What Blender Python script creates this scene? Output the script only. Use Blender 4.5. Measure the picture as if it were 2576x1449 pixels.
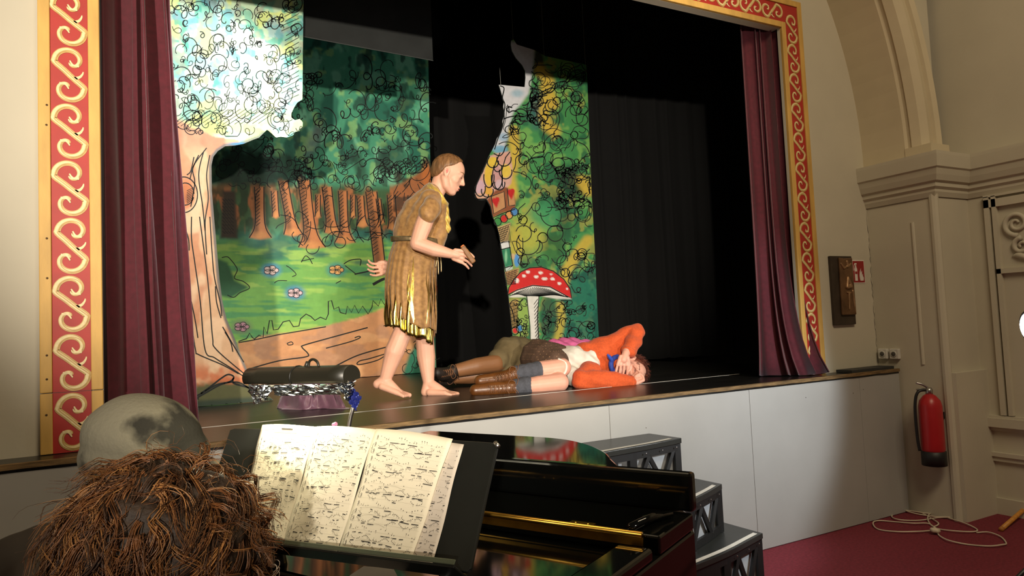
import bpy, bmesh, math, random
import numpy as np
from mathutils import Vector, Matrix
from math import sin, cos, pi, radians, sqrt, atan2

for o in list(bpy.data.objects):
    bpy.data.objects.remove(o)
random.seed(7)
RNG = np.random.default_rng(11)
scene = bpy.context.scene
COL = scene.collection

# ------------------------------------------------------------------ camera
W, H = 2576, 1449
FOC = 1771.5
YAW, PIT, ROL = radians(28.39), radians(3.228), radians(-2.5516)
STAGE = 0.92
CAM = Vector((0, -3.04, STAGE + 0.379))
FW = Vector((sin(YAW) * cos(PIT), cos(YAW) * cos(PIT), sin(PIT)))
_r = Vector((cos(YAW), -sin(YAW), 0))
_u = _r.cross(FW)
RT = _r * cos(ROL) + _u * sin(ROL)
UP = -_r * sin(ROL) + _u * cos(ROL)
cd = bpy.data.cameras.new('camera')
cd.sensor_fit = 'HORIZONTAL'
cd.sensor_width = 36
cd.lens = FOC / W * 36
cd.clip_start = 0.02
cam = bpy.data.objects.new('camera', cd)
COL.objects.link(cam)
m3 = Matrix((RT, UP, -FW)).transposed()
cam.matrix_world = Matrix.Translation(CAM) @ m3.to_4x4()
scene.camera = cam

# ------------------------------------------------------------------ light
wd = bpy.data.worlds.new('world')
scene.world = wd
wd.use_nodes = True
wd.node_tree.nodes['Background'].inputs[0].default_value = (1.0, 0.86, 0.66, 1)
wd.node_tree.nodes['Background'].inputs[1].default_value = 0.05
scene.view_settings.view_transform = 'Standard'
scene.view_settings.look = 'None'
scene.view_settings.gamma = 1
scene.view_settings.use_curve_mapping = False
scene.view_settings.exposure = 0.0


def spot(name, loc, target, power, color, angle, blend, size=0.05):
    l = bpy.data.lights.new(name, 'SPOT')
    l.energy = power
    l.color = color
    l.spot_size = radians(angle)
    l.spot_blend = blend
    l.shadow_soft_size = size
    o = bpy.data.objects.new(name, l)
    COL.objects.link(o)
    o.location = loc
    o.rotation_euler = (Vector(target) - Vector(loc)).to_track_quat('-Z', 'Y').to_euler()
    return o


def area(name, loc, target, power, color, sx, sy):
    l = bpy.data.lights.new(name, 'AREA')
    l.shape = 'RECTANGLE'
    l.size = sx
    l.size_y = sy
    l.energy = power
    l.color = color
    o = bpy.data.objects.new(name, l)
    COL.objects.link(o)
    o.location = loc
    o.rotation_euler = (Vector(target) - Vector(loc)).to_track_quat('-Z', 'Y').to_euler()
    return o


# front-of-house stage lantern, a second lantern on the wing, hall ceiling lights, floodlight by the right wall
spot('front_lantern', (0.5, -6.5, 2.0), (1.9, 1.6, 2.2), 850, (1.0, 0.90, 0.76), 36, 0.8, 0.06)
spot('front_lantern_left', (-2.0, -6.5, 2.0), (1.9, 1.6, 2.55), 2300, (1.0, 0.89, 0.74), 33, 0.55, 0.06)
spot('wing_lantern', (0.95, 0.42, 3.1), (0.1, 1.47, 2.2), 135, (0.97, 0.97, 0.96), 100, 0.3, 0.05)
area('hall_ceiling_lights', (2.0, -3.6, 4.8), (2.2, -0.8, 0.9), 100, (1.0, 0.79, 0.52), 2.4, 1.0)
FLOOD = CAM + (FW + RT * ((2580 - W / 2) / FOC) - UP * ((826 - H / 2) / FOC)) * 2.9
spot('floodlight_beam', FLOOD + Vector((-.07, .05, 0)), (2.75, -0.15, 1.0), 62, (0.92, 0.97, 1.0), 96, 0.35, 0.05)


# ------------------------------------------------------------------ helpers
def RAY(px, py):
    return FW + RT * ((px - W / 2) / FOC) - UP * ((py - H / 2) / FOC)


def onY(px, py, y):
    d = RAY(px, py)
    return CAM + d * ((y - CAM.y) / d.y)


def onZ(px, py, z):
    d = RAY(px, py)
    return CAM + d * ((z - CAM.z) / d.z)


def onX(px, py, x):
    d = RAY(px, py)
    return CAM + d * ((x - CAM.x) / d.x)


def onP(px, py, p0, n):
    d = RAY(px, py)
    return CAM + d * ((Vector(p0) - CAM).dot(n) / d.dot(n))


def S(r, g, b):
    return tuple((c / 255 / 12.92) if c / 255 <= 0.04045 else ((c / 255 + 0.055) / 1.055) ** 2.4 for c in (r, g, b))


MATS = {}


def mat(name, col, rough=0.6, metal=0.0, var=0.12, scale=12.0, bump=0.0, bscale=60.0, col2=None, sheen=0.0, coat=0.0,
        stretch=(1, 1, 1), spec=0.5, emit=None, estr=0.0, vcol=False, detail=6.0):
    if name in MATS:
        return MATS[name]
    m = bpy.data.materials.new(name)
    m.use_nodes = True
    nt = m.node_tree
    N, L = nt.nodes, nt.links
    b = N['Principled BSDF']
    b.inputs['Roughness'].default_value = rough
    b.inputs['Metallic'].default_value = metal
    b.inputs['Specular IOR Level'].default_value = spec
    b.inputs['Sheen Weight'].default_value = sheen
    b.inputs['Coat Weight'].default_value = coat
    tc = N.new('ShaderNodeTexCoord')
    mp = N.new('ShaderNodeMapping')
    mp.inputs['Scale'].default_value = stretch
    L.new(tc.outputs['Object'], mp.inputs['Vector'])
    nz = N.new('ShaderNodeTexNoise')
    nz.inputs['Scale'].default_value = scale
    nz.inputs['Detail'].default_value = detail
    L.new(mp.outputs[0], nz.inputs['Vector'])
    rp = N.new('ShaderNodeValToRGB')
    rp.color_ramp.elements[0].position = 0.3
    rp.color_ramp.elements[1].position = 0.7
    a = tuple(max(0, c * (1 - var)) for c in col)
    c2 = col2 if col2 else tuple(min(1, c * (1 + var)) for c in col)
    rp.color_ramp.elements[0].color = a + (1,)
    rp.color_ramp.elements[1].color = tuple(c2) + (1,)
    L.new(nz.outputs['Fac'], rp.inputs['Fac'])
    if vcol:
        at = N.new('ShaderNodeVertexColor')
        at.layer_name = 'paint'
        mx = N.new('ShaderNodeMix')
        mx.data_type = 'RGBA'
        mx.blend_type = 'MULTIPLY'
        mx.inputs[0].default_value = 1.0
        L.new(at.outputs['Color'], mx.inputs[6])
        L.new(rp.outputs['Color'], mx.inputs[7])
        L.new(mx.outputs[2], b.inputs['Base Color'])
    else:
        L.new(rp.outputs['Color'], b.inputs['Base Color'])
    if bump > 0:
        n2 = N.new('ShaderNodeTexNoise')
        n2.inputs['Scale'].default_value = bscale
        n2.inputs['Detail'].default_value = 4
        L.new(mp.outputs[0], n2.inputs['Vector'])
        bp = N.new('ShaderNodeBump')
        bp.inputs['Strength'].default_value = bump
        bp.inputs['Distance'].default_value = 0.01
        L.new(n2.outputs['Fac'], bp.inputs['Height'])
        L.new(bp.outputs[0], b.inputs['Normal'])
    if emit:
        b.inputs['Emission Color'].default_value = tuple(emit) + (1,)
        b.inputs['Emission Strength'].default_value = estr
    MATS[name] = m
    return m


class MB:
    def __init__(s):
        s.v, s.f, s.mi = [], [], []

    def add(s, vs, fs, mi=0):
        n = len(s.v)
        s.v += [tuple(v) for v in vs]
        s.f += [tuple(i + n for i in f) for f in fs]
        s.mi += [mi] * len(fs)
        return s

    def box(s, a, b, mi=0, M=None):
        x0, y0, z0 = a
        x1, y1, z1 = b
        vs = [Vector(p) for p in ((x0, y0, z0), (x1, y0, z0), (x1, y1, z0), (x0, y1, z0), (x0, y0, z1), (x1, y0, z1), (x1, y1, z1), (x0, y1, z1))]
        if M is not None:
            vs = [M @ v for v in vs]
        return s.add(vs, [(0, 3, 2, 1), (4, 5, 6, 7), (0, 1, 5, 4), (1, 2, 6, 5), (2, 3, 7, 6), (3, 0, 4, 7)], mi)

    def prism(s, pts, dv, mi=0):
        """closed prism: polygon pts (3d) swept by vector dv"""
        n = len(pts)
        dv = Vector(dv)
        vs = [Vector(p) for p in pts] + [Vector(p) + dv for p in pts]
        fs = [tuple(range(n)), tuple(range(2 * n - 1, n - 1, -1))] + [((i + 1) % n, i, n + i, n + (i + 1) % n) for i in range(n)]
        return s.add(vs, fs, mi)

    def tube(s, pts, r, n=8, mi=0, cap=True):
        pts = [Vector(p) for p in pts]
        rs = r if isinstance(r, (list, tuple)) else [r] * len(pts)
        vs, fs = [], []
        ref = None
        for i, p in enumerate(pts):
            t = (pts[min(i + 1, len(pts) - 1)] - pts[max(i - 1, 0)])
            if t.length < 1e-9:
                t = Vector((0, 0, 1))
            t.normalize()
            if ref is None:
                ref = t.orthogonal().normalized()
            ref = (ref - t * ref.dot(t))
            if ref.length < 1e-6:
                ref = t.orthogonal()
            ref.normalize()
            bn = t.cross(ref)
            for k in range(n):
                a = 2 * pi * k / n
                vs.append(p + (ref * cos(a) + bn * sin(a)) * rs[i])
        for i in range(len(pts) - 1):
            for k in range(n):
                fs.append((i * n + k, i * n + (k + 1) % n, (i + 1) * n + (k + 1) % n, (i + 1) * n + k))
        if cap:
            fs.append(tuple(range(n - 1, -1, -1)))
            fs.append(tuple(range((len(pts) - 1) * n, len(pts) * n)))
        return s.add(vs, fs, mi)

    def lathe(s, prof, org=(0, 0, 0), ax=(0, 0, 1), n=20, mi=0):
        ax = Vector(ax).normalized()
        e1 = ax.orthogonal().normalized()
        e2 = ax.cross(e1)
        org = Vector(org)
        vs, fs = [], []
        for (r, h) in prof:
            for k in range(n):
                a = 2 * pi * k / n
                vs.append(org + ax * h + (e1 * cos(a) + e2 * sin(a)) * max(r, 1e-4))
        for i in range(len(prof) - 1):
            for k in range(n):
                fs.append((i * n + k, i * n + (k + 1) % n, (i + 1) * n + (k + 1) % n, (i + 1) * n + k))
        fs.append(tuple(range(n - 1, -1, -1)))
        fs.append(tuple(range((len(prof) - 1) * n, len(prof) * n)))
        return s.add(vs, fs, mi)

    def grid(s, fn, nu, nv, mi=0, closeu=False):
        vs = [fn(i / (nu if closeu else nu - 1), j / (nv - 1)) for j in range(nv) for i in range(nu)]
        fs = []
        for j in range(nv - 1):
            for i in range(nu if closeu else nu - 1):
                a, b = j * nu + i, j * nu + (i + 1) % nu
                fs.append((a, b, b + nu, a + nu))
        return s.add(vs, fs, mi)

    def build(s, name, m, parent=None, smooth=False, bevel=0.0, solid=0.0):
        me = bpy.data.meshes.new(name)
        me.from_pydata(s.v, [], s.f)
        for mm in (m if isinstance(m, (list, tuple)) else [m]):
            me.materials.append(mm)
        if any(s.mi):
            me.polygons.foreach_set('material_index', s.mi)
        if smooth:
            me.polygons.foreach_set('use_smooth', [True] * len(me.polygons))
        me.update()
        bm = bmesh.new()
        bm.from_mesh(me)
        bmesh.ops.recalc_face_normals(bm, faces=bm.faces)
        bm.to_mesh(me)
        bm.free()
        o = bpy.data.objects.new(name, me)
        COL.objects.link(o)
        put(o, parent)
        if bevel > 0:
            b = o.modifiers.new('bevel', 'BEVEL')
            b.width = bevel
            b.segments = 2
            b.limit_method = 'ANGLE'
        if solid:
            b = o.modifiers.new('solid', 'SOLIDIFY')
            b.thickness = solid
            b.offset = 0
        return o


def put(o, parent):
    if parent is None:
        return
    o.parent = parent
    # a root Empty sits at the thing's base; its parts and their sub-parts are built in world coordinates
    w = parent.location if parent.parent is None else Vector((0, 0, 0))
    o.matrix_parent_inverse = Matrix.Translation(-w)


def thing(name, label, cat, loc, group=None):
    o = bpy.data.objects.new(name, None)
    o.empty_display_size = 0.05
    COL.objects.link(o)
    o.location = loc
    return tag(o, label, cat, group)


def tag(o, label, cat, group=None, kind=None):
    o['label'] = label
    if cat:
        o['category'] = cat
    if group:
        o['group'] = group
    if kind:
        o['kind'] = kind
    return o


def struct(o, label=None):
    o['kind'] = 'structure'
    if label:
        o['label'] = label
    return o


def box_obj(name, a, b, m, parent=None, bevel=0.0):
    return MB().box(a, b).build(name, m, parent, bevel=bevel)


def lerp(a, b, t):
    return a + (b - a) * t


def smooth_path(pts, n=8, closed=False):
    """Catmull-Rom through 2d/3d points"""
    P = [np.array(p, float) for p in pts]
    out = []
    m = len(P)
    rng = range(m) if closed else range(m - 1)
    for i in rng:
        p0 = P[(i - 1) % m] if closed or i > 0 else P[i]
        p1 = P[i]
        p2 = P[(i + 1) % m]
        p3 = P[(i + 2) % m] if closed or i + 2 < m else p2
        for k in range(n):
            t = k / n
            out.append(0.5 * ((2 * p1) + (p2 - p0) * t + (2 * p0 - 5 * p1 + 4 * p2 - p3) * t * t + (3 * p1 - p0 - 3 * p2 + p3) * t ** 3))
    if not closed:
        out.append(P[-1])
    return out


# ------------------------------------------------------------------ numpy noise and painting
_tab = RNG.random((256, 256, 3))


def vnoise(u, v, ch=0):
    iu, iv = np.floor(u).astype(int), np.floor(v).astype(int)
    fu, fv = u - iu, v - iv
    fu = fu * fu * (3 - 2 * fu)
    fv = fv * fv * (3 - 2 * fv)
    g = lambda a, b: _tab[a % 256, b % 256, ch]
    return (g(iu, iv) * (1 - fu) + g(iu + 1, iv) * fu) * (1 - fv) + (g(iu, iv + 1) * (1 - fu) + g(iu + 1, iv + 1) * fu) * fv


def fbm(u, v, ch=0, o=3):
    s = 0
    a = 0.5
    for k in range(o):
        s = s + a * vnoise(u * 2 ** k + 17 * k, v * 2 ** k + 31 * k, ch)
        a *= 0.5
    return s / (1 - 0.5 ** o)


def sstep(x, a, b):
    t = np.clip((x - a) / (b - a + 1e-9), 0, 1)
    return t * t * (3 - 2 * t)


def inpoly(u, v, poly):
    r = np.zeros(u.shape, bool)
    n = len(poly)
    for i in range(n):
        x0, y0 = poly[i]
        x1, y1 = poly[(i + 1) % n]
        c = ((y0 > v) != (y1 > v)) & (u < (x1 - x0) * (v - y0) / ((y1 - y0) if y1 != y0 else 1e-9) + x0)
        r ^= c
    return r


def edist(u, v, poly, closed=True):
    d = np.full(u.shape, 1e9)
    n = len(poly)
    cx, cy = np.zeros(u.shape), np.zeros(u.shape)
    for i in range(n if closed else n - 1):
        x0, y0 = poly[i]
        x1, y1 = poly[(i + 1) % n]
        dx, dy = x1 - x0, y1 - y0
        t = np.clip(((u - x0) * dx + (v - y0) * dy) / (dx * dx + dy * dy + 1e-9), 0, 1)
        qx, qy = x0 + t * dx, y0 + t * dy
        e = np.hypot(u - qx, v - qy)
        k = e < d
        d = np.where(k, e, d)
        cx = np.where(k, qx, cx)
        cy = np.where(k, qy, cy)
    return d, cx, cy


class Paint:
    """colour wash on points given in traced drawing coordinates"""

    def __init__(s, u, v, base):
        s.u, s.v = u, v
        s.c = np.zeros((u.size, 3)) + np.array(S(*base))

    def mix(s, a, col):
        s.c = s.c * (1 - a[:, None]) + np.array(S(*col)) * a[:, None]

    def ell(s, x, y, rx, ry, col, soft=0.3, a=1.0, rot=0.0, wob=0.0):
        du, dv = s.u - x, s.v - y
        c, si = cos(rot), sin(rot)
        du, dv = du * c + dv * si, -du * si + dv * c
        r = np.hypot(du / rx, dv / ry)
        if wob:
            r = r + wob * (fbm(s.u / 14, s.v / 14, 1) - 0.5)
        s.mix(a * (1 - sstep(r, 1 - soft, 1 + soft * 0.3)), col)

    def poly(s, P, col, soft=2.0, a=1.0, wob=0.0):
        P = [tuple(p) for p in P]
        i = inpoly(s.u, s.v, P)
        d, _, _ = edist(s.u, s.v, P)
        sd = np.where(i, d, -d)
        if wob:
            sd = sd + wob * (fbm(s.u / 20, s.v / 20, 2) - 0.5)
        s.mix(a * sstep(sd, -soft, soft), col)

    def line(s, P, w, col, soft=1.5, a=1.0):
        d, _, _ = edist(s.u, s.v, P, False)
        s.mix(a * (1 - sstep(d, w - soft, w + soft)), col)

    def noise(s, sc, col, lo=0.5, hi=0.65, a=1.0, ch=0, asp=1.0, mask=None):
        n = fbm(s.u / sc, s.v / sc * asp, ch)
        k = a * sstep(n, lo, hi)
        if mask is not None:
            k = k * mask
        s.mix(k, col)


def flat_scene(name, label, poly, y, base, paintfn, strokes, step=3.0, thick=0.009, group=None, zmin=None):
    """a painted scenery flat standing on plane y; outline and drawing are given in traced coordinates"""
    us = [p[0] for p in poly]
    vs = [p[1] for p in poly]
    cx = 0.5 * (min(us) + max(us))
    foot = onY(cx, max(vs), y)
    root = thing(name, label, 'scenery', (foot.x, y, STAGE), group)
    # panel
    P = [onY(u, v, y) for u, v in poly]
    if zmin is not None:
        for p in P:
            p.z = max(p.z, zmin)
    mb = MB()
    mb.prism(P, (0, thick, 0))
    mb.build('board', mat('ply_grey', S(92, 96, 92), 0.8, var=0.2, scale=8), root)
    # paint
    nu = int((max(us) - min(us)) / step) + 2
    nv = int((max(vs) - min(vs)) / step) + 2
    gu = min(us) + np.arange(nu) * step
    gv = min(vs) + np.arange(nv) * step
    U, V = np.meshgrid(gu, gv)
    inside = inpoly((U + step / 2).ravel(), (V + step / 2).ravel(), poly).reshape(U.shape)
    inside[-1, :] = False
    inside[:, -1] = False
    jj, ii = np.nonzero(inside)
    q = np.stack([jj * nu + ii, jj * nu + ii + 1, (jj + 1) * nu + ii + 1, (jj + 1) * nu + ii], 1)
    cnt = np.bincount(q.ravel(), minlength=nu * nv)
    used = np.nonzero(cnt)[0]
    u, v = U.ravel()[used].copy(), V.ravel()[used].copy()
    bd = cnt[used] < 4
    if bd.any():
        d, qx, qy = edist(u[bd], v[bd], poly)
        k = d < step * 1.5
        ub, vb = u[bd], v[bd]
        ub[k] = qx[k]
        vb[k] = qy[k]
        u[bd], v[bd] = ub, vb
    p = Paint(u, v, base)
    paintfn(p)
    D = np.array(FW)[None] + np.array(RT)[None] * ((u - W / 2) / FOC)[:, None] - np.array(UP)[None] * ((v - H / 2) / FOC)[:, None]
    X = np.array(CAM)[None] + D * ((y - 0.0008 - CAM.y) / D[:, 1])[:, None]
    if zmin is not None:
        X[:, 2] = np.maximum(X[:, 2], zmin)
    remap = np.full(nu * nv, -1)
    remap[used] = np.arange(used.size)
    me = bpy.data.meshes.new('painted_face')
    nq = q.shape[0]
    me.vertices.add(used.size)
    me.vertices.foreach_set('co', X.astype(np.float32).ravel())
    me.loops.add(nq * 4)
    me.loops.foreach_set('vertex_index', remap[q].astype(np.int32).ravel())
    me.polygons.add(nq)
    me.polygons.foreach_set('loop_start', np.arange(0, nq * 4, 4, dtype=np.int32))
    me.update(calc_edges=True)
    ca = me.color_attributes.new('paint', 'FLOAT_COLOR', 'POINT')
    ca.data.foreach_set('color', np.concatenate([p.c, np.ones((u.size, 1))], 1).astype(np.float32).ravel())
    me.materials.append(mat('scene_paint', (0.94, 0.94, 0.94), 0.62, var=0.07, scale=26, vcol=True))
    o = bpy.data.objects.new('painted_face', me)
    COL.objects.link(o)
    put(o, root)
    # ink
    ink = MB()
    for st in strokes:
        pts, w = st[0], st[1]
        mi = st[2] if len(st) > 2 else 0
        ribbon(ink, pts, w, lambda a, b: onY(a, b, y - 0.0016 - 0.0004 * mi), mi)
    if ink.v:
        ink.build('ink_drawing', [mat('ink', S(22, 26, 24), 0.7, var=0.3, scale=30), mat('white_paint', S(226, 226, 220), 0.6)], root)['kind'] = 'stuff'
    return root


def ribbon(mb, pts, w, fn, mi=0):
    pts = [np.array(p, float)[:2] for p in pts]
    n = len(pts)
    if n < 2:
        return
    vs, fs = [], []
    ws = w if isinstance(w, (list, tuple)) else [w] * n
    for i in range(n):
        t = pts[min(i + 1, n - 1)] - pts[max(i - 1, 0)]
        l = np.hypot(*t)
        t = t / l if l > 1e-6 else np.array([1, 0])
        nn = np.array([-t[1], t[0]]) * ws[i] / 2
        vs += [fn(*(pts[i] + nn)), fn(*(pts[i] - nn))]
    for i in range(n - 1):
        fs.append((2 * i, 2 * i + 1, 2 * i + 3, 2 * i + 2))
    mb.add(vs, fs, mi)


def squiggle(x, y, size, turns=2.0, drift=1.2, w=3.0, n=None, rnd=random):
    """a scribbled run of loops"""
    n = n or int(20 * turns) + 6
    a0 = rnd.uniform(0, 2 * pi)
    da = rnd.uniform(0, 2 * pi)
    sgn = rnd.choice((-1, 1))
    ex = rnd.uniform(0.6, 1.1)
    pts = []
    for i in range(n):
        t = i / (n - 1)
        a = a0 + sgn * 2 * pi * turns * t
        r = size * (0.75 + 0.35 * sin(3.1 * t * turns + da))
        pts.append((x + cos(da) * drift * size * (t - 0.5) * 2 + cos(a) * r * ex, y + sin(da) * drift * size * (t - 0.5) * 2 + sin(a) * r))
    return (pts, w)


def wander(x, y, step, n, w, rnd=random, turn=1.1, keep=None):
    a = rnd.uniform(0, 2 * pi)
    k = rnd.uniform(-turn, turn)
    pts = [(x, y)]
    for i in range(n):
        if rnd.random() < 0.25:
            k = rnd.uniform(-turn, turn)
        a += k
        nx, ny = pts[-1][0] + cos(a) * step, pts[-1][1] + sin(a) * step
        if keep and not keep(nx, ny):
            a += pi * 0.6
            nx, ny = pts[-1][0] + cos(a) * step, pts[-1][1] + sin(a) * step
            if not keep(nx, ny):
                break
        pts.append((nx, ny))
    return (smooth_path(pts, 3) if len(pts) > 2 else pts, w)


# ------------------------------------------------------------------ bodies: unions of tapered limbs fused into one skin
def sphere_mesh(c, rad, M=None, nu=14, nv=10):
    vs, fs = [], []
    c = Vector(c)
    rad = rad if isinstance(rad, (tuple, list)) else (rad, rad, rad)
    vs.append((0, 0, 1))
    for j in range(1, nv):
        for i in range(nu):
            th, ph = pi * j / nv, 2 * pi * i / nu
            vs.append((sin(th) * cos(ph), sin(th) * sin(ph), cos(th)))
    vs.append((0, 0, -1))
    out = []
    for v in vs:
        w = Vector((v[0] * rad[0], v[1] * rad[1], v[2] * rad[2]))
        out.append(c + (M @ w if M is not None else w))
    L = len(vs) - 1
    for i in range(nu):
        fs.append((0, 1 + i, 1 + (i + 1) % nu))
        fs.append((L, L - nu + (i + 1) % nu, L - nu + i))
    for j in range(nv - 2):
        for i in range(nu):
            a, b = 1 + j * nu + i, 1 + j * nu + (i + 1) % nu
            fs.append((a, a + nu, b + nu, b))
    return out, fs


def limb(mb, pts, rs):
    for i, p in enumerate(pts):
        mb.add(*sphere_mesh(p, rs[i]))
    for i in range(len(pts) - 1):
        mb.tube([pts[i], pts[i + 1]], [rs[i], rs[i + 1]], n=14)


def frame_M(x, z):
    """rotation whose local X points to x and local Z near z"""
    x = Vector(x).normalized()
    z = Vector(z)
    yv = z.cross(x).normalized()
    z = x.cross(yv)
    return Matrix((x, yv, z)).transposed()


def relax(me, regions):
    """soften the surface inside spheres (centre, radius, rounds)"""
    n = len(me.vertices)
    co = np.empty(n * 3, np.float32)
    me.vertices.foreach_get('co', co)
    co = co.reshape(-1, 3).astype(float)
    ed = np.empty(len(me.edges) * 2, np.int32)
    me.edges.foreach_get('vertices', ed)
    ed = ed.reshape(-1, 2)
    for (c, r, it) in regions:
        d = np.linalg.norm(co - np.array(c)[None], axis=1)
        wgt = 1 - sstep(d, r * .8, r)
        sel = wgt > 0
        e = ed[sel[ed[:, 0]] & sel[ed[:, 1]]]
        deg = np.bincount(e.ravel(), minlength=n).astype(float)
        ok = deg > 0
        for _ in range(it):
            for lam in (.55, -.2):
                s_ = np.stack([np.bincount(e[:, 0], co[e[:, 1], k], n) + np.bincount(e[:, 1], co[e[:, 0], k], n) for k in range(3)], 1)
                avg = co.copy()
                avg[ok] = s_[ok] / deg[ok][:, None]
                co += (avg - co) * (lam * wgt)[:, None]
    me.vertices.foreach_set('co', co.astype(np.float32).ravel())
    me.update()


def head_parts(b, hp, M, s=1.0, neck=True):
    """skull, face, nose, lips, ears and lids added to a body; hp maps (forward, side, up) to the world"""
    def el(p, r, nu=18, nv=12):
        b.add(*sphere_mesh(hp(p[0] * s, p[1] * s, p[2] * s), tuple(q * s for q in r), M, nu, nv))

    def li(ps, rs):
        limb(b, [hp(p[0] * s, p[1] * s, p[2] * s) for p in ps], [q * s for q in rs])
    el((0, 0, .015), (.095, .074, .088), 24, 16)
    el((.040, 0, .016), (.052, .062, .060))
    el((.046, 0, -.035), (.046, .054, .062))
    el((.054, 0, -.062), (.038, .040, .038))
    el((.030, 0, -.068), (.052, .050, .042))
    el((.066, 0, -.096), (.024, .027, .021))
    for k in (-1, 1):
        li([(.0, .050 * k, -.045), (.022, .044 * k, -.082), (.060, .014 * k, -.100)], [.026, .023, .018])
        el((.052, .036 * k, -.028), (.030, .024, .032))
        li([(.086, .008 * k, .013), (.080, .034 * k, .016), (.062, .052 * k, .014)], [.009, .010, .009])
        el((.074, .032 * k, -.001), (.0135, .017, .0115))
        el((.1, .0105 * k, -.036), (.0085, .0075, .0065))
        P_ = [(.008, .073 * k, -.042), (.012, .078 * k, -.026), (.013, .082 * k, -.004), (.004, .085 * k, .010), (-.010, .087 * k, .010), (-.017, .087 * k, -.004), (-.012, .084 * k, -.022), (-.001, .079 * k, -.036)]
        li(P_, [.006, .0045, .0048, .0052, .0056, .0056, .0052, .0065])
        el((-.001, .076 * k, -.012), (.013, .0055, .022))
    li([(.090, 0, .006), (.103, 0, -.018), (.111, 0, -.031)], [.0085, .0095, .0095])
    el((.099, 0, -.037), (.012, .009, .006))
    el((.090, 0, -.061), (.0115, .021, .0065))
    el((.087, 0, -.0745), (.0115, .019, .007))


def face_trim(root, hp, M, s, hair_m, lip_m, dark_m, red_m, opened=.0016):
    for k in (-1, 1):
        P_ = [hp(.087 * s, .016 * s * k, -.004 * s), hp(.0895 * s, .027 * s * k, -.0075 * s), hp(.083 * s, .041 * s * k, -.004 * s)]
        MB().tube(smooth_path(P_, 4), [.0009, .0012, .0014, .0016, .0017, .0016, .0014, .0012, .0009], 6).build('eyelash', dark_m, root, True)
        P_ = [hp(.092 * s, .010 * s * k, .018 * s), hp(.0875 * s, .034 * s * k, .023 * s), hp(.069 * s, .055 * s * k, .019 * s)]
        MB().tube(smooth_path(P_, 4), [.0012, .0018, .0022, .0025, .0025, .0022, .0019, .0015, .001], 6).build('eyebrow', hair_m, root, True)
        MB().add(*sphere_mesh(hp(-.001 * s, .0805 * s * k, -.010 * s), (.0085 * s, .0028 * s, .015 * s), M)).build('ear_hollow', red_m, root, True)
    MB().add(*sphere_mesh(hp(.0945 * s, 0, -.068 * s), (.0065 * s, .0175 * s, opened * s), M)).build('mouth', dark_m, root, True)
    MB().add(*sphere_mesh(hp(.0920 * s, 0, -.0622 * s), (.0098 * s, .0175 * s, .0042 * s), M)).add(*sphere_mesh(hp(.0890 * s, 0, -.0745 * s), (.0098 * s, .0155 * s, .0048 * s), M)).build('lips', lip_m, root, True)


def fuse(mb, name, m, parent, voxel=0.006, smooth=5, disp=None, soft=None):
    me = bpy.data.meshes.new(name)
    me.from_pydata([tuple(v) for v in mb.v], [], mb.f)
    o = bpy.data.objects.new(name, me)
    COL.objects.link(o)
    r = o.modifiers.new('r', 'REMESH')
    r.mode = 'VOXEL'
    r.voxel_size = voxel
    if smooth:
        s = o.modifiers.new('s', 'SMOOTH')
        s.iterations = smooth
        s.factor = 0.5
    dg = bpy.context.evaluated_depsgraph_get()
    me2 = bpy.data.meshes.new_from_object(o.evaluated_get(dg))
    o.modifiers.clear()
    o.data = me2
    me2.name = name
    bpy.data.meshes.remove(me)
    if soft:
        relax(me2, soft)
    if disp:
        n = len(me2.vertices)
        co = np.empty(n * 3, np.float32)
        no = np.empty(n * 3, np.float32)
        me2.vertices.foreach_get('co', co)
        me2.vertices.foreach_get('normal', no)
        co, no = co.reshape(-1, 3), no.reshape(-1, 3)
        co = co + no * disp(co)[:, None]
        me2.vertices.foreach_set('co', co.astype(np.float32).ravel())
        me2.update()
    me2.materials.clear()
    me2.materials.append(m)
    me2.polygons.foreach_set('use_smooth', [True] * len(me2.polygons))
    put(o, parent)
    return o


def strands(mb, centre, radii, clumps, per, seed, zlim=-.5, lenr=(.06, .13), rad=(.0005, .0011), curl=(.003, .010), drift=None, wild=.0):
    """locks of fine hair: every lock follows one curling path, its hairs spread around it"""
    rr = random.Random(seed)
    for i in range(clumps):
        while True:
            d = Vector((rr.gauss(0, 1), rr.gauss(0, 1), rr.gauss(0, 1))).normalized()
            if d.z > zlim:
                break
        base = Vector((d.x * radii[0], d.y * radii[1], d.z * radii[2])) * rr.uniform(.93, 1.02)
        tan = Vector((rr.gauss(0, .45), rr.gauss(0, .45), -.8)) + (drift or Vector((0, 0, 0)))
        tan = (tan - d * tan.dot(d)).normalized()
        b2 = d.cross(tan)
        L = rr.uniform(*lenr)
        cr_ = rr.uniform(*curl)
        tn = rr.uniform(.6, 2.0)
        ph = rr.uniform(0, 6.28)
        mi = rr.choice((0, 0, 1, 1, 1, 2))
        lift = rr.uniform(.0, .012) + wild
        for h_ in range(per):
            o1, o2 = rr.gauss(0, .0042), rr.gauss(0, .003)
            k1, k2 = rr.uniform(.85, 1.2), rr.gauss(0, .35)
            r0 = rr.uniform(*rad)
            pts, rs_ = [], []
            for j in range(11):
                t_ = j / 10
                a = ph + k2 + 2 * pi * tn * t_ * k1
                sp_ = .5 + .9 * t_
                p_ = base + tan * L * t_ * k1 - d * (L * t_) ** 2 * 3.0 + d * (.003 + o2 * sp_ + lift * t_ + cr_ * .8 * cos(a)) + b2 * (cr_ * sin(a) + o1 * sp_)
                pts.append(Vector(centre) + p_)
                rs_.append(r0 * (1 - .7 * t_ ** 2))
            mb.tube(pts, rs_, 3, mi=mi if rr.random() < .8 else rr.choice((0, 1, 2)), cap=False)


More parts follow.
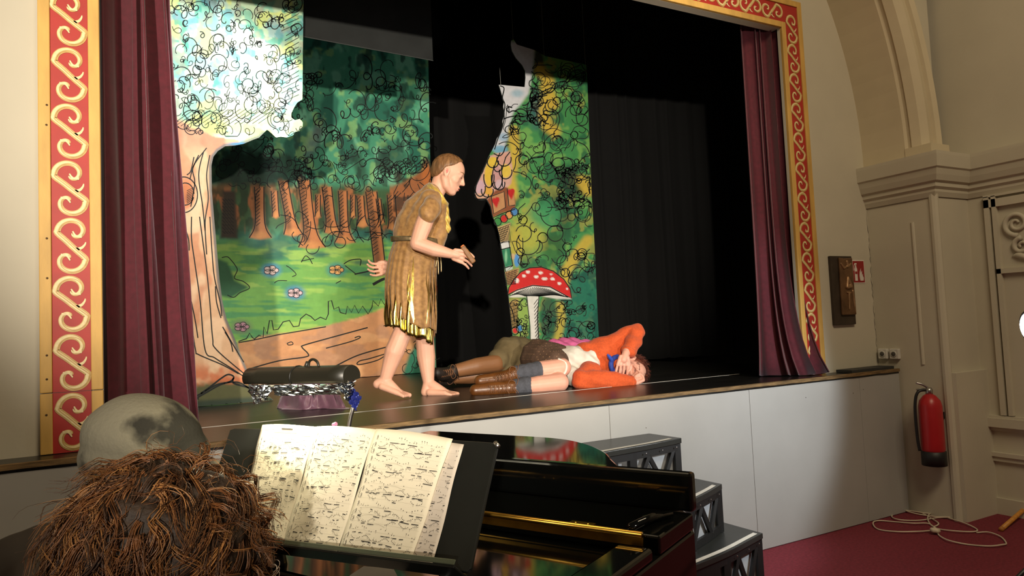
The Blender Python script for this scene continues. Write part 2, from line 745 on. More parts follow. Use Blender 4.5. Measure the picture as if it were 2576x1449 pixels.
def hair_shell(hp, s=1.0, grow=.006, line=None, seed=0, nu=72, nv=48):
    """close-cropped hair: a shell over the skull that sinks under the skin outside the hairline"""
    line = line or [(-.12, -.085), (-.075, -.072), (-.045, -.052), (-.022, -.012), (-.008, .018), (.02, .034), (.036, .048), (.048, .068), (.058, .088), (.09, .13)]
    fx, ux = [q[0] for q in line], [q[1] for q in line]

    def fn(u, v):
        th, ph = pi * (.002 + .996 * v), 2 * pi * u
        d = Vector((sin(th) * cos(ph), sin(th) * sin(ph), cos(th)))
        p = Vector((d.x * .095, d.y * .074, .015 + d.z * .088))
        if p.z < .0:
            p.x = p.x - .012 * min(1, -p.z / .06) if p.x < 0 else p.x
        L = float(np.interp(p.x, fx, ux))
        k = float(sstep(np.array(p.z - L + .006 * sin(60 * p.y + 30 * p.x)), -.006, .012))
        g = lerp(-.012, grow + .0012 * sin(ph * 23 + 4 * th) + .0008 * sin(ph * 61 + th * 9), k)
        q = p + Vector((d.x, d.y, d.z)) * g
        return hp(q.x * s, q.y * s, q.z * s)
    return MB().grid(fn, nu, nv, closeu=True)

# ------------------------------------------------------------------ the setting
XL, XR, FRW, TOPZ = -0.294, 3.872, 0.196, STAGE + 2.22     # outer frame sides, band width, inner top
XI0, XI1 = XL + FRW, XR - FRW
YA = -0.156                                                  # stage front
plaster = mat('plaster', S(196, 190, 172), 0.85, var=0.05, scale=2.2, bump=0.06, bscale=40)
white_wall = mat('white_boards', S(168, 168, 165), 0.7, var=0.05, scale=3, bump=0.03, bscale=30)  # white boards toned down to grey to match their dimmer lit look
black = mat('black_cloth', S(5, 5, 5), 0.95, var=0.3, scale=6)  # base colour sunk near zero to keep stray lantern light off the drapes
darkgrey = mat('grey_cloth', S(34, 36, 35), 0.95, var=0.25, scale=5)
carpet = mat('carpet', S(122, 38, 52), 0.95, var=0.25, scale=70, bump=0.5, bscale=300)
stage_black = mat('stage_black', S(26, 25, 24), 0.32, var=0.55, scale=4.5, bump=0.03, bscale=25, stretch=(1, 3, 1))
worn_ply = mat('worn_ply', S(118, 94, 60), 0.75, var=0.5, scale=14, bump=0.3, bscale=80, stretch=(1, 4, 9))
gold_paint = mat('gold_paint', S(206, 164, 86), 0.55, var=0.16, scale=5, bump=0.05, stretch=(4, 4, 1))
red_paint = mat('red_paint', S(172, 44, 36), 0.55, var=0.12, scale=9)
scroll_a = mat('scroll_gold', S(196, 160, 92), 0.5, var=0.2, scale=40)
scroll_b = mat('scroll_cream', S(232, 214, 160), 0.5, var=0.14, scale=60)
plum = mat('velvet', S(84, 17, 32), 0.85, var=0.18, scale=40, sheen=0.35, bump=0.06, bscale=300)

struct(box_obj('floor', (-3.4, -7.2, -0.06), (5.2, 0.3, 0.0), carpet))
struct(box_obj('wall_left', (-3.5, -7.2, 0), (-3.4, 0.15, 5.6), plaster))
w = MB()
w.box((-3.4, 0.0, 0), (XI0, 0.06, 5.6)).box((XI1, 0.0, 0), (4.95, 0.02, 5.6)).box((XI0, 0.0, TOPZ), (XI1, 0.06, 5.6))
struct(w.build('wall_front', plaster))
# stage box
struct(box_obj('stage_floor', (-2.6, YA, STAGE - 0.028), (4.40, 4.0, STAGE), stage_black), 'glossy black stage floor')
struct(box_obj('wall_back', (-2.6, 4.0, 0), (5.6, 4.1, 5.2), black))
struct(box_obj('wall_stage_left', (-2.7, 0.14, 0), (-2.6, 4.1, 5.2), black))
struct(box_obj('wall_stage_right', (5.6, 0.14, 0), (5.7, 4.1, 5.2), black))
struct(box_obj('ceiling', (-2.7, 0.14, 5.2), (5.7, 4.1, 5.3), black))
# stage front: boarded, each board its own piece
ap = MB().box((-2.6, YA + 0.012, 0), (4.40, 0.0, STAGE - 0.03)).build('wall_apron', white_wall)
struct(ap, 'white boarded stage front')
seams = [-2.6, -0.98, 0.56, 2.076, 3.04, 3.998, 4.40]
for a, b in zip(seams[:-1], seams[1:]):
    box_obj('panel', (a + 0.0012, YA, 0.004), (b - 0.0012, YA + 0.013, STAGE - 0.0285), white_wall, ap, bevel=0.0012)
for sx, sz in ((3.93, .80), (4.03, .815), (2.3, .76), (1.7, .70), (3.5, .81), (0.2, .83)):
    MB().lathe([(.0028, 0), (.0028, .0015), (.001, .002)], (sx, YA, sz), (0, -1, 0), 8).build('screw', mat('screw', S(120, 112, 100), .4, .8), ap)
tr = MB()
nseg = 90
vs, fs = [], []
for i in range(nseg + 1):
    x = lerp(-2.6, 4.395, i / nseg)
    j = (random.random() - .5) * 0.004
    for (yy, zz) in ((YA - 0.012 + j, STAGE - 0.017 + j * .6), (YA - 0.012 + j, STAGE + 0.0015), (YA + 0.004, STAGE + 0.0025), (YA + 0.004, STAGE - 0.017)):
        vs.append((x, yy, zz))
for i in range(nseg):
    for k in range(4):
        a = i * 4 + k
        b = i * 4 + (k + 1) % 4
        fs.append((a, b, b + 4, a + 4))
fs += [(3, 2, 1, 0), (nseg * 4, nseg * 4 + 1, nseg * 4 + 2, nseg * 4 + 3)]
tr.add(vs, fs)
struct(tr.build('trim_1', worn_ply), 'worn plywood nosing along the stage edge')
tl = box_obj('tape_line', (-1.6, 0.365, STAGE), (3.6, 0.377, STAGE + 0.0012), mat('white_tape', S(215, 212, 204), 0.6))
tl.rotation_euler = (0, 0, radians(1.2))
tag(tl, 'thin white tape line running along the black stage floor', 'tape')
# black strip lying on the ledge by the pilaster
st = MB().box((3.95, YA + 0.01, STAGE + 0.001), (4.37, -0.03, STAGE + 0.02)).build('floor_batten', mat('dark_wood', S(44, 46, 46), 0.6), bevel=0.002)
tag(st, 'flat dark batten lying on the stage ledge under the plaque', 'batten')

# ---- jamb, arch, cornice and side wall on the right, mirrored jamb on the left
JX, JY, AZ, CX = 4.42, -0.46, 2.27, 1.79
R0 = JX - CX
SW = 4.78


def jamb(sgn, name):
    f = lambda x: x if sgn > 0 else 2 * CX - x
    mb = MB()

    def bx(x0, y0, z0, x1, y1, z1):
        a, b = sorted((f(x0), f(x1)))
        mb.box((a, y0, z0), (b, y1, z1))
    bx(JX, JY, 0, SW + .1, 0.0, 2.02)
    # bead groove by the corner and rebate beside the crack
    mb.tube([(f(JX + .004), JY + .15, 0.95), (f(JX + .004), JY + .15, 1.86)], 0.013, 8)
    mb.tube([(f(JX + .012), JY + .012, 0.0), (f(JX + .012), JY + .012, 2.03)], 0.028, 10)
    bx(JX + .012, JY - .04, 0, SW + .1, 0.0, .90)
    return struct(mb.build(name, plaster))


wj = jamb(1, 'wall_jamb_right')
ck = MB()
rc = random.Random(5)
P = [(JX - .004 + rc.uniform(-.006, .006), z_) for z_ in np.arange(.95, 2.0, .022)]
ribbon(ck, P, [rc.uniform(.001, .0045) for _ in P], lambda a, b: Vector((a, -.0012, b)))
ck.build('crack', mat('crack', S(70, 64, 56), .95), wj)
jamb(-1, 'wall_jamb_left')


def cornice(sgn, name, ye=-7.2):
    f = lambda x: x if sgn > 0 else 2 * CX - x
    prof = [(2.00, .008), (2.03, .02), (2.045, .02), (2.06, .035), (2.085, .035), (2.095, .05), (2.13, .062), (2.165, .07), (2.175, .08), (2.25, .085), (2.27, .085)]
    mb = MB()
    for (z0, p0), (z1, p1) in zip(prof[:-1], prof[1:]):
        path = lambda p: [(f(JX - p), 0.0), (f(JX - p), JY - p), (f(SW - p), JY - p), (f(SW - p), ye)]
        A, B = path(p0), path(p1)
        for i in range(3):
            mb.add([(A[i][0], A[i][1], z0), (A[i + 1][0], A[i + 1][1], z0), (B[i + 1][0], B[i + 1][1], z1), (B[i][0], B[i][1], z1)], [(0, 1, 2, 3)])
    p = prof[-1][1]
    A = [(f(JX - p), 0.0), (f(JX - p), JY - p), (f(SW - p), JY - p), (f(SW - p), ye), (f(SW + .1), ye), (f(SW + .1), 0)]
    mb.add([(a[0], a[1], 2.27) for a in A], [tuple(range(6))])
    return struct(mb.build(name, plaster))


cornice(1, 'trim_2')['label'] = 'moulded cornice on the right pilaster and wall'
cornice(-1, 'trim_3', -.60)
struct(box_obj('wall_right', (SW, -7.2, 0), (SW + .1, 0.1, 5.6), plaster))
# arch: soffit and its mouldings swept round
ar = MB()
prof = [(0.0, 0.0), (0.0, -.30), (.012, -.315), (.012, -.34), (.0, -.345), (.015, -.40), (.055, -.43), (.105, -.42), (.13, -.39), (.14, -.39), (.15, -.42), (.19, -.43), (.215, -.40), (.235, -.34), (.32, -.34)]
NA = 72
vs, fs = [], []
for i in range(NA + 1):
    a = pi * i / NA
    for (pr, py) in prof:
        r = R0 + pr
        vs.append((CX + cos(a) * r, py, AZ + sin(a) * r))
n = len(prof)
for i in range(NA):
    for k in range(n - 1):
        fs.append((i * n + k, i * n + k + 1, (i + 1) * n + k + 1, (i + 1) * n + k))
ar.add(vs, fs)
# impost block under the moulding
for sg in (1, -1):
    f = lambda x: x if sg > 0 else 2 * CX - x
    a, b = sorted((f(JX - .005), f(JX + .19)))
    ar.box((a, -.47, AZ), (b, -.30, AZ + .07))
struct(ar.build('trim_4', mat('arch_plaster', S(204, 192, 164), 0.8, var=0.06, scale=3)), 'moulded plaster arch in front of the stage')
sp = MB()
pts = []
for i in range(NA + 1):
    a = pi * i / NA
    pts.append((CX + cos(a) * (R0 + .30), AZ + sin(a) * (R0 + .30)))
vs, fs = [], []
for (x, z) in pts:
    vs += [(x, -.338, z), (x, -.338, 5.7)]
for i in range(NA):
    fs.append((2 * i, 2 * i + 1, 2 * i + 3, 2 * i + 2))
sp.add(vs, fs)
struct(sp.build('wall_spandrel', plaster))

# side wall details: dado rails, panel frame, carved scrolls
rail = MB()
for z0, z1, p in ((.33, .36, .02), (.36, .385, .032), (.52, .545, .02), (.545, .60, .045), (.60, .615, .03), (0, .10, .02)):
    rail.box((SW - p, -7.2, z0), (SW, JY - .04, z1))
struct(rail.build('baseboard_right', plaster))
pf = MB()
for (y0, y1, z0, z1) in ((-.64, -.615, .62, 1.99), (-.60, -.57, .62, 1.99), (-1.9, -.615, 1.50, 1.53), (-1.9, -.57, 1.92, 1.97), (-1.9, -.57, 1.985, 2.0)):
    pf.box((SW - .028, y0, z0), (SW, y1, z1))
pf = struct(pf.build('trim_5', plaster), 'plaster panel moulding on the side wall')


def spiral3(cy, cz, r, turns, a0, sg=1, n=40):
    out = []
    for i in range(n):
        t = i / (n - 1)
        a = a0 + sg * 2 * pi * turns * t
        rr = r * (1 - .85 * t)
        out.append((SW - .008, cy + cos(a) * rr, cz + sin(a) * rr))
    return out


cv = MB()
for (cy, cz, r, tn, a0, sg) in ((-.74, 1.80, .075, 1.7, pi * 1.5, 1), (-.76, 1.66, .05, 1.4, pi * .5, -1), (-.95, 1.78, .07, 1.6, 0, -1), (-1.05, 1.63, .06, 1.5, pi, 1), (-1.2, 1.82, .06, 1.5, pi, -1), (-1.3, 1.65, .07, 1.5, 0, 1)):
    P = spiral3(cy, cz, r, tn, a0, sg)
    cv.tube(P, [lerp(.016, .007, i / len(P)) for i in range(len(P))], 8)
for (y0, z0, y1, z1) in ((-.82, 1.72, -.90, 1.88), (-.88, 1.62, -.84, 1.78), (-1.0, 1.7, -1.1, 1.86), (-.70, 1.60, -.80, 1.56), (-1.1, 1.56, -.95, 1.6)):
    P = [(SW - .006, lerp(y0, y1, t), lerp(z0, z1, t) + .02 * sin(t * pi)) for t in np.linspace(0, 1, 9)]
    cv.tube(P, [.003 + .018 * sin(pi * t) for t in np.linspace(0, 1, 9)], 8)
tag(cv.build('wall_carving', plaster, smooth=True), 'carved plaster scrollwork in the panel on the right side wall', 'carving')

# ------------------------------------------------------------------ proscenium border
border = thing('proscenium_border', 'red and gold painted border with cream scrolls framing the stage opening', 'frame', (XL, 0, STAGE))
g = 0.038
FT = 0.016


def band(x0, z0, x1, z1, horiz=False):
    """outer gold, red, inner gold boards for one side of the frame"""
    pass


def gold(a, b):
    MB().box(a, b).build('gold_moulding', gold_paint, border, bevel=.003)


SEAM = onY(180, 985, 0).z
zt = TOPZ + FRW
for (x0, x1) in ((XL, XL + g), (XI0 - g, XI0)):
    gold((x0, -FT - .004, STAGE + .002), (x1, 0, SEAM - .0015))
gold((XL, -FT - .004, SEAM + .0015), (XL + g, 0, zt))
gold((XI0 - g, -FT - .004, SEAM + .0015), (XI0, 0, TOPZ + g))
gold((XR - g, -FT - .004, STAGE + .002), (XR, 0, zt))
gold((XI1, -FT - .004, STAGE + .002), (XI1 + g, 0, TOPZ + g))
gold((XL + g + .001, -FT - .004, zt - g), (XR - g - .001, 0, zt))
gold((XI0 + .001, -FT - .004, TOPZ), (XI1 - .001, 0, TOPZ + g))
for (a, b) in (((XL + g, -FT + .004, STAGE + .002), (XI0 - g, -.001, SEAM - .001)), ((XL + g, -FT + .004, SEAM + .001), (XI0 - g, -.001, TOPZ + g)),
               ((XI1 + g, -FT + .004, STAGE + .002), (XR - g, -.001, TOPZ + g)), ((XL + g, -FT + .004, TOPZ + g + .001), (XR - g, -.001, zt - g))):
    MB().box(a, b).build('red_panel', red_paint, border)
for (px, py) in ((118, 894), (118, 954), (117, 1044), (118, 265), (117, 315), (118, 600), (119, 700)):
    p = onY(px, py, -FT)
    MB().lathe([(.004, 0), (.004, .001), (.001, .0016)], (p.x, -FT - .004, p.z), (0, -1, 0), 8).build('nail', mat('nail', S(70, 48, 22), .5, .6), border)


def scroll_pts():
    U = []
    for i in range(26):
        t = i / 25
        th = radians(lerp(-115, 205, t))
        r = lerp(.010, .047, t ** .62)
        U.append((r * cos(th) * .98 - lerp(-.006, 0, t), .052 + r * sin(th)))
    L = [(-x, -z) for x, z in reversed(U)]
    return smooth_path(U[:-1] + [(-.016, .016), (.016, -.016)] + L[1:], 3)


def scroll_mesh():
    P = scroll_pts()
    n = len(P)
    mb = MB()
    fn0 = lambda a, b: Vector((a, 0, b))
    fn1 = lambda a, b: Vector((a, -.0011, b))
    fn3 = lambda a, b: Vector((a, -.0015, b))
    fn2 = lambda a, b: Vector((a, -.0018, b))
    wid = [.004 + .0165 * sin(pi * min(max((i / (n - 1)), .0), 1)) ** .55 for i in range(n)]
    ribbon(mb, P, wid, fn0, 0)
    sh = [(p[0] - .0022, p[1] + .0015) for p in P]
    ribbon(mb, sh, [w_ * .5 for w_ in wid], fn1, 1)
    ribbon(mb, [(p[0] + .003, p[1] - .002) for p in P[8:-8]], [w_ * .16 for w_ in wid[8:-8]], fn3, 0)
    fl = smooth_path([(.012, -.012), (.030, -.006), (.040, .006), (.043, .016)], 4)
    ribbon(mb, fl, [lerp(.012, .003, i / (len(fl) - 1)) for i in range(len(fl))], fn0, 1)
    for sg in (1, -1):
        hk = smooth_path([(.002 * sg, .052 * sg), (.012 * sg, .036 * sg), (.03 * sg, .035 * sg)], 4)
        ribbon(mb, hk, [lerp(.004, .010, i / (len(hk) - 1)) for i in range(len(hk))], fn2, 1)
    o = mb.build('scroll', [scroll_a, scroll_b])
    return o


sc0 = scroll_mesh()
first = True


def place_scroll(x, z, rot, s):
    global first
    o = sc0 if first else sc0.copy()
    if not first:
        COL.objects.link(o)
    first = False
    o.parent = border
    o.matrix_basis = Matrix.Translation((x, -FT + .0025, z)) @ Matrix.Rotation(rot, 4, 'Y') @ Matrix.Diagonal((s, 1, s, 1))
    o.matrix_parent_inverse = Matrix.Translation(-border.location)


per = .2135
zz = onY(180, 1060, 0).z
while zz < TOPZ + .1:
    place_scroll(XL + FRW / 2 + random.uniform(-.002, .002), zz, radians(random.uniform(-5, 3)), 1.04)
    zz += per
zz = STAGE + .10
while zz < TOPZ + .14:
    place_scroll(XR - FRW / 2 + random.uniform(-.002, .002), zz, radians(random.uniform(-4, 4)), .97)
    zz += .193
xx = XR - FRW / 2 - .17
while xx > XL + .2:
    place_scroll(xx, TOPZ + FRW / 2, radians(90 + random.uniform(-4, 4)), .97)
    xx -= .193


# ------------------------------------------------------------------ drapes
def drape(name, label, top, bot, z0, z1, folds, amp, m, seed, group=None, nu=140, nv=26, cat='curtain', thick=.004, kp=.8):
    rnd = random.Random(seed)
    ph = [rnd.uniform(0, 2 * pi) for _ in range(4)]
    tp = [Vector((p[0], p[1], 0)) for p in smooth_path(top, 10)]
    bp_ = [Vector((p[0], p[1], 0)) for p in smooth_path(bot, 10)]

    def samp(P, t):
        x = t * (len(P) - 1)
        i = min(int(x), len(P) - 2)
        return P[i].lerp(P[i + 1], x - i)

    def fn(u, v):
        # u along the rail, v from the hem up; folds bunch unevenly
        uu = u + .25 / folds * sin(2 * pi * u * folds * .37 + ph[0]) + .2 / folds * sin(2 * pi * u * folds * .61 + ph[1])
        a = samp(bp_, u)
        b = samp(tp, u)
        k = v ** kp if kp > 0 else 1 - math.exp(kp * v)
        p = a.lerp(b, k)
        t = (samp(bp_, min(u + .02, 1)) - samp(bp_, max(u - .02, 0))).normalized()
        nrm = Vector((t.y, -t.x, 0))
        am = amp * (1.15 - .35 * v)
        w_ = sin(2 * pi * folds * uu + ph[2]) + .35 * sin(2 * pi * folds * 2.1 * uu + ph[3] + v * .8) + .18 * sin(9 * v + 20 * u)
        p = p + nrm * am * w_ + t * am * .35 * cos(2 * pi * folds * uu + ph[2])
        p.z = lerp(z0, z1, v) + (.006 * w_ if v == 0 else 0)
        return p
    mb = MB()
    mb.grid(fn, nu, nv)
    o = mb.build(name, m, None, smooth=True, solid=thick)
    return tag(o, label, cat, group)


drape('stage_curtain', 'deep red velvet curtain bunched beside the left scrolled border', [(-.16, .17), (-.02, .20), (.08, .34), (.115, .50)], [(-.16, .16), (0, .20), (.16, .38), (.245, .58)], STAGE + .008, 3.6, 5.5, .040, plum, 3)
drape('stage_curtain', 'deep red velvet curtain spilling over the foot of the right border', [(3.50, .15), (3.58, .11), (3.65, .075), (3.71, .055)], [(3.47, .15), (3.55, .06), (3.63, -.035), (3.70, -.065), (3.78, -.072)], STAGE + .010, 3.6, 4.5, .026, plum, 8, kp=-9)
# black masking: legs, borders
drape('masking_leg', 'black masking drape hanging at the far right of the stage', [(3.55, 2.75), (4.4, 2.5), (5.5, 2.3)], [(3.55, 2.75), (4.4, 2.5), (5.5, 2.3)], STAGE + .01, 5.0, 11, .025, black, 21)
drape('back_drape', 'black back drape closing off the rear of the stage', [(-2.5, 3.85), (5.5, 3.85)], [(-2.5, 3.85), (5.5, 3.85)], STAGE + .01, 5.1, 26, .03, black, 5, nu=260, nv=6)
bo = MB()
bo.prism([(-.05, 1.55, 3.30), (1.92, 1.55, 3.235), (1.92, 1.55, 5.1), (-.05, 1.55, 5.1)], (0, .006, 0))
bo = bo.build('border_cloth', darkgrey)
tag(bo, 'dark grey border cloth hanging above the painted forest', 'border cloth')
MB().tube([(-.05, 1.548, 3.30), (1.92, 1.548, 3.235)], .003, 6).build('hem', mat('hem', S(60, 62, 60), .7), bo)

# ------------------------------------------------------------------ painted scenery
rnd = random.Random(42)
# ---- forest backcloth
FP = [(520, 40), (1076, 40), (1080, 300), (1086, 560), (1092, 760), (1098, 939), (900, 952), (620, 972), (520, 980)]
trunks = [(652, 470, 655, 598, 12, 28), (712, 455, 738, 590, 12, 24), (764, 452, 785, 622, 15, 34), (822, 470, 836, 585, 12, 20), (862, 480, 868, 610, 11, 26),
          (906, 492, 912, 568, 9, 15), (934, 482, 958, 690, 14, 13), (984, 490, 990, 575, 10, 15), (690, 480, 694, 545, 8, 9), (800, 490, 800, 545, 6, 8), (888, 490, 888, 545, 6, 7), (952, 500, 960, 560, 6, 8)]


def trunk_poly(t):
    x0, y0, x1, y1, w0, w1 = t
    xm, ym = lerp(x0, x1, .72), lerp(y0, y1, .72)
    return [(x0 - w0, y0), (xm - w0, ym), (x1 - w1, y1), (x1, y1 + 4), (x1 + w1, y1), (xm + w0, ym), (x0 + w0, y0)]


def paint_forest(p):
    u, v = p.u, p.v
    p.c[:] = S(74, 158, 122)
    p.noise(34, (128, 204, 164), .5, .62, .8, 0, .7)
    p.noise(46, (30, 104, 84), .5, .6, .9, 1, .5)
    p.noise(26, (150, 200, 120), .6, .7, .6, 2)
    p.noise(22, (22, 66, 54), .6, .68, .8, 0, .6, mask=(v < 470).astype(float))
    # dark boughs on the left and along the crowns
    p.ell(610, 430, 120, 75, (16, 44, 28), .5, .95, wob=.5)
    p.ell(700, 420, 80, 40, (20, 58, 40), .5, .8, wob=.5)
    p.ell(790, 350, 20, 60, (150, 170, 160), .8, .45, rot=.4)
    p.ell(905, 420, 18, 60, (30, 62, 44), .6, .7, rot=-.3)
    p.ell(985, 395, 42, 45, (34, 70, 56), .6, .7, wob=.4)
    # band of trunks: warm ground behind
    m = sstep(v, 455, 485) * (1 - sstep(v, 560, 610))
    p.mix(m * .9, (60, 88, 46))
    n = fbm(u / 22, v / 60, 1)
    p.mix(m * sstep(n, .48, .6) * .8, (196, 112, 62))
    p.mix(m * sstep(fbm(u / 18, v / 40, 2), .52, .62) * .8, (36, 60, 30))
    # grass
    k = sstep(v + 14 * (fbm(u / 30, v / 30) - .5), 592, 618)
    p.mix(k, (116, 172, 78))
    st = fbm(u / 90, v / 11, 2)
    p.mix(k * sstep(st, .5, .62) * .7, (56, 138, 92))
    p.mix(k * sstep(fbm(u / 70, v / 13, 0), .56, .66) * .8, (160, 196, 90))
    for (x, y, rx, ry) in ((700, 612, 60, 22), (760, 600, 40, 20), (840, 560, 26, 20), (840, 610, 34, 18), (912, 590, 30, 14), (800, 640, 30, 10), (915, 660, 40, 8), (940, 690, 50, 7), (985, 590, 24, 18), (830, 545, 20, 20), (690, 640, 40, 18), (640, 612, 50, 16)):
        p.ell(x, y, rx, ry, (24, 92, 84), .6, .75, wob=.5)
    p.poly([(545, 650), (572, 660), (585, 690), (590, 705), (626, 722), (600, 738), (580, 750), (560, 745), (545, 740)], (38, 96, 56), 5)
    for t in trunks:
        P = trunk_poly(t)
        p.poly(P, (198, 124, 72), 3)
        x0, y0, x1, y1, w0, w1 = t
        p.line([(x0 - w0 * .5, y0), (x1 - w1 * .4, y1 - 8)], w0 * .55, (112, 74, 44), 5, .8)
        p.ell(x1, y1 - 6, w1 * .8, 12, (220, 150, 84), .7, .7)
    for (x0, x1) in ((560, 592),):
        p.poly([(x0, 480), (x1, 480), (x1 + 6, 600), (x0 - 6, 600)], (58, 44, 26), 5)
    p.poly([(992, 470), (1080, 420), (1090, 430), (1090, 560), (1050, 575), (1010, 560)], (170, 104, 60), 6)
    p.noise(20, (60, 44, 30), .5, .62, .8, 1, mask=((u > 990) & (v > 430) & (v < 580)).astype(float))
    p.ell(1072, 440, 14, 40, (206, 120, 60), .6, .9)
    # path
    path = [(600, 862), (660, 846), (745, 833), (830, 818), (900, 800), (975, 772), (1040, 780), (1100, 770), (1100, 950), (600, 985)]
    p.poly(path, (206, 146, 98), 4, wob=8)
    pm = inpoly(u, v, path).astype(float)
    p.noise(50, (228, 170, 118), .5, .66, .7, 2, 2.0, pm)
    p.noise(60, (176, 132, 104), .54, .66, .6, 0, 2.4, pm)
    p.poly([(1010, 950), (1030, 890), (1050, 862), (1075, 850), (1100, 846), (1100, 945)], (44, 122, 96), 6)
    # flowers
    for (x, y, c, h) in ((682, 680, (236, 190, 178), (70, 138, 170)), (846, 679, (220, 160, 90), (60, 140, 130)), (742, 737, (236, 186, 188), (66, 132, 168)), (608, 822, (176, 128, 140), (110, 130, 90))):
        p.ell(x, y, 30, 22, h, .5, .9)
        for a in range(5):
            p.ell(x + 11 * cos(a * 1.256), y + 6.5 * sin(a * 1.256), 8, 5.5, c, .2)
    p.c = np.clip(p.c * 1.2, 0, .85)  # whole cloth lightened to make up for lantern falloff at this depth


ink = []
for t in trunks:
    P = trunk_poly(t)
    ink.append((smooth_path(P[:3], 5), 2.6))
    ink.append((smooth_path(P[4:], 5), 2.6))
    x0, y0, x1, y1, w0, w1 = t
    for i in range(int((y1 - y0) / 9)):
        f = (i + .5) / ((y1 - y0) / 9)
        xx_, yy_ = lerp(x0, x1, f), lerp(y0, y1, f) * .98 + y0 * .02
        if f < .8:
            ink.append(([(xx_ - w0 * .85, yy_ + 6), (xx_ + w0 * .05, yy_ - 3)], 1.5))
for x in (563, 570, 577, 584):
    for y_ in range(500, 590, 9):
        ink.append(([(x - 4, y_), (x + 4, y_ + 7)], 1.4))
for i in range(150):
    x, y_ = rnd.uniform(560, 1076), rnd.uniform(190, 470)
    if y_ > 400 and x < 700:
        if rnd.random() < .5:
            continue
    s_ = rnd.choice((7, 9, 12, 17, 24))
    ink.append(squiggle(x, y_, s_, rnd.uniform(.8, 2.2), 1.1, rnd.uniform(1.6, 2.6), rnd=rnd))
for i in range(46):
    x, y_ = rnd.uniform(560, 1070), rnd.uniform(380, 470)
    ink.append(wander(x, y_, 8, 9, 1.8, rnd, 1.4))
for i in range(10):
    x = 930 + i * 12
    ink.append(([(x, 440), (x + 46, 405)], 1.6))
for i in range(26):
    x, y_ = rnd.uniform(690, 1000), rnd.uniform(540, 625)
    ink.append(wander(x, y_, 9, 7, 2.0, rnd, 1.0))
for i in range(24):
    x, y_ = rnd.uniform(1000, 1080), rnd.uniform(440, 560)
    ink.append(([(x, y_), (x + rnd.uniform(-22, 22), y_ + rnd.uniform(8, 26))], 1.8))
ink += [(smooth_path([(558, 648), (572, 646), (582, 655), (592, 668), (597, 680), (590, 700), (612, 708), (628, 724), (604, 736), (588, 748), (572, 742)], 5), 2.2),
        (smooth_path([(758, 660), (768, 644), (778, 650), (786, 664)], 5), 2.2), (smooth_path([(720, 668), (732, 676), (745, 690), (735, 696)], 5), 2.0),
        (smooth_path([(865, 664), (880, 655), (900, 652), (908, 654), (906, 668)], 5), 2.4), (smooth_path([(868, 668), (886, 682), (896, 690)], 4), 2.2),
        (smooth_path([(690, 712), (700, 706), (722, 706)], 4), 2.0), ([(845, 713), (858, 706)], 2.2),
        (smooth_path([(938, 716), (960, 704), (974, 700)], 4), 7), (smooth_path([(892, 690), (930, 682), (968, 676)], 4), 3.5), (smooth_path([(757, 657), (790, 650)], 3), 2.0)]
g_ = [(600, 859), (620, 852), (628, 838), (634, 848), (640, 853), (652, 843), (662, 848), (664, 822), (672, 840), (678, 806), (684, 806), (688, 830), (700, 828), (712, 810), (728, 806), (738, 822), (752, 820), (756, 802), (770, 790), (782, 796), (792, 806), (806, 798), (820, 804), (826, 790), (826, 758), (834, 756), (840, 778), (852, 772), (856, 786)]
ink.append((g_, 2.6))
ink.append(([(600, 862), (640, 855), (700, 842), (760, 832), (820, 822)], 2.6))
ink.append(([(856, 786), (870, 790), (874, 770), (884, 786), (892, 768), (902, 788), (912, 770), (926, 790), (936, 772), (938, 756), (952, 770), (958, 752), (968, 768), (976, 756)], 2.6))
ink += [(smooth_path([(620, 930), (700, 908), (768, 898), (775, 890), (760, 874), (766, 868), (830, 850), (925, 824)], 6), 3), (smooth_path([(820, 876), (880, 860), (905, 850), (903, 846), (892, 850)], 5), 2.6),
        (smooth_path([(722, 864), (733, 860), (737, 866), (726, 868), (722, 864)], 4), 2.2), (smooth_path([(842, 922), (900, 894), (976, 872)], 6), 3),
        (smooth_path([(970, 890), (930, 902), (905, 908), (898, 916), (912, 916), (950, 906), (972, 892)], 5), 2.6), (smooth_path([(965, 820), (1000, 810)], 4), 2.4), ([(985, 848), (988, 848)], 3)]
for (x, y_) in ((682, 680), (846, 679), (742, 737), (608, 822)):
    for a in range(5):
        cx_, cy_ = x + 11 * cos(a * 1.256), y_ + 6.5 * sin(a * 1.256)
        ink.append(([(cx_ + 8.5 * cos(b), cy_ + 6 * sin(b)) for b in np.linspace(0, 2 * pi, 12)], 1.5))
for i in range(14):
    ink.append(wander(rnd.uniform(1030, 1090), rnd.uniform(862, 930), 7, 9, 1.8, rnd, 1.2))
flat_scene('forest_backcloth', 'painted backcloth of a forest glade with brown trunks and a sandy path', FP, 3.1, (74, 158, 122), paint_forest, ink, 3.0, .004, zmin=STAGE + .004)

# ---- tree wing
TP = [(395, -60), (764, -60), (762, 120), (761, 250), (748, 258), (740, 270), (733, 285), (733, 296), (742, 302), (754, 299), (762, 308), (761, 320), (752, 330), (742, 332), (738, 340), (722, 346), (706, 344), (694, 346), (684, 336), (672, 326), (662, 336), (652, 346), (636, 352),
      (612, 362), (590, 366), (566, 368), (548, 380), (537, 394), (532, 416), (533, 480), (538, 540), (545, 620), (552, 700), (560, 760), (570, 802), (590, 850), (605, 890), (622, 930), (628, 952), (632, 968), (652, 978), (676, 996), (688, 1009), (580, 1018), (470, 1027), (395, 1034)]


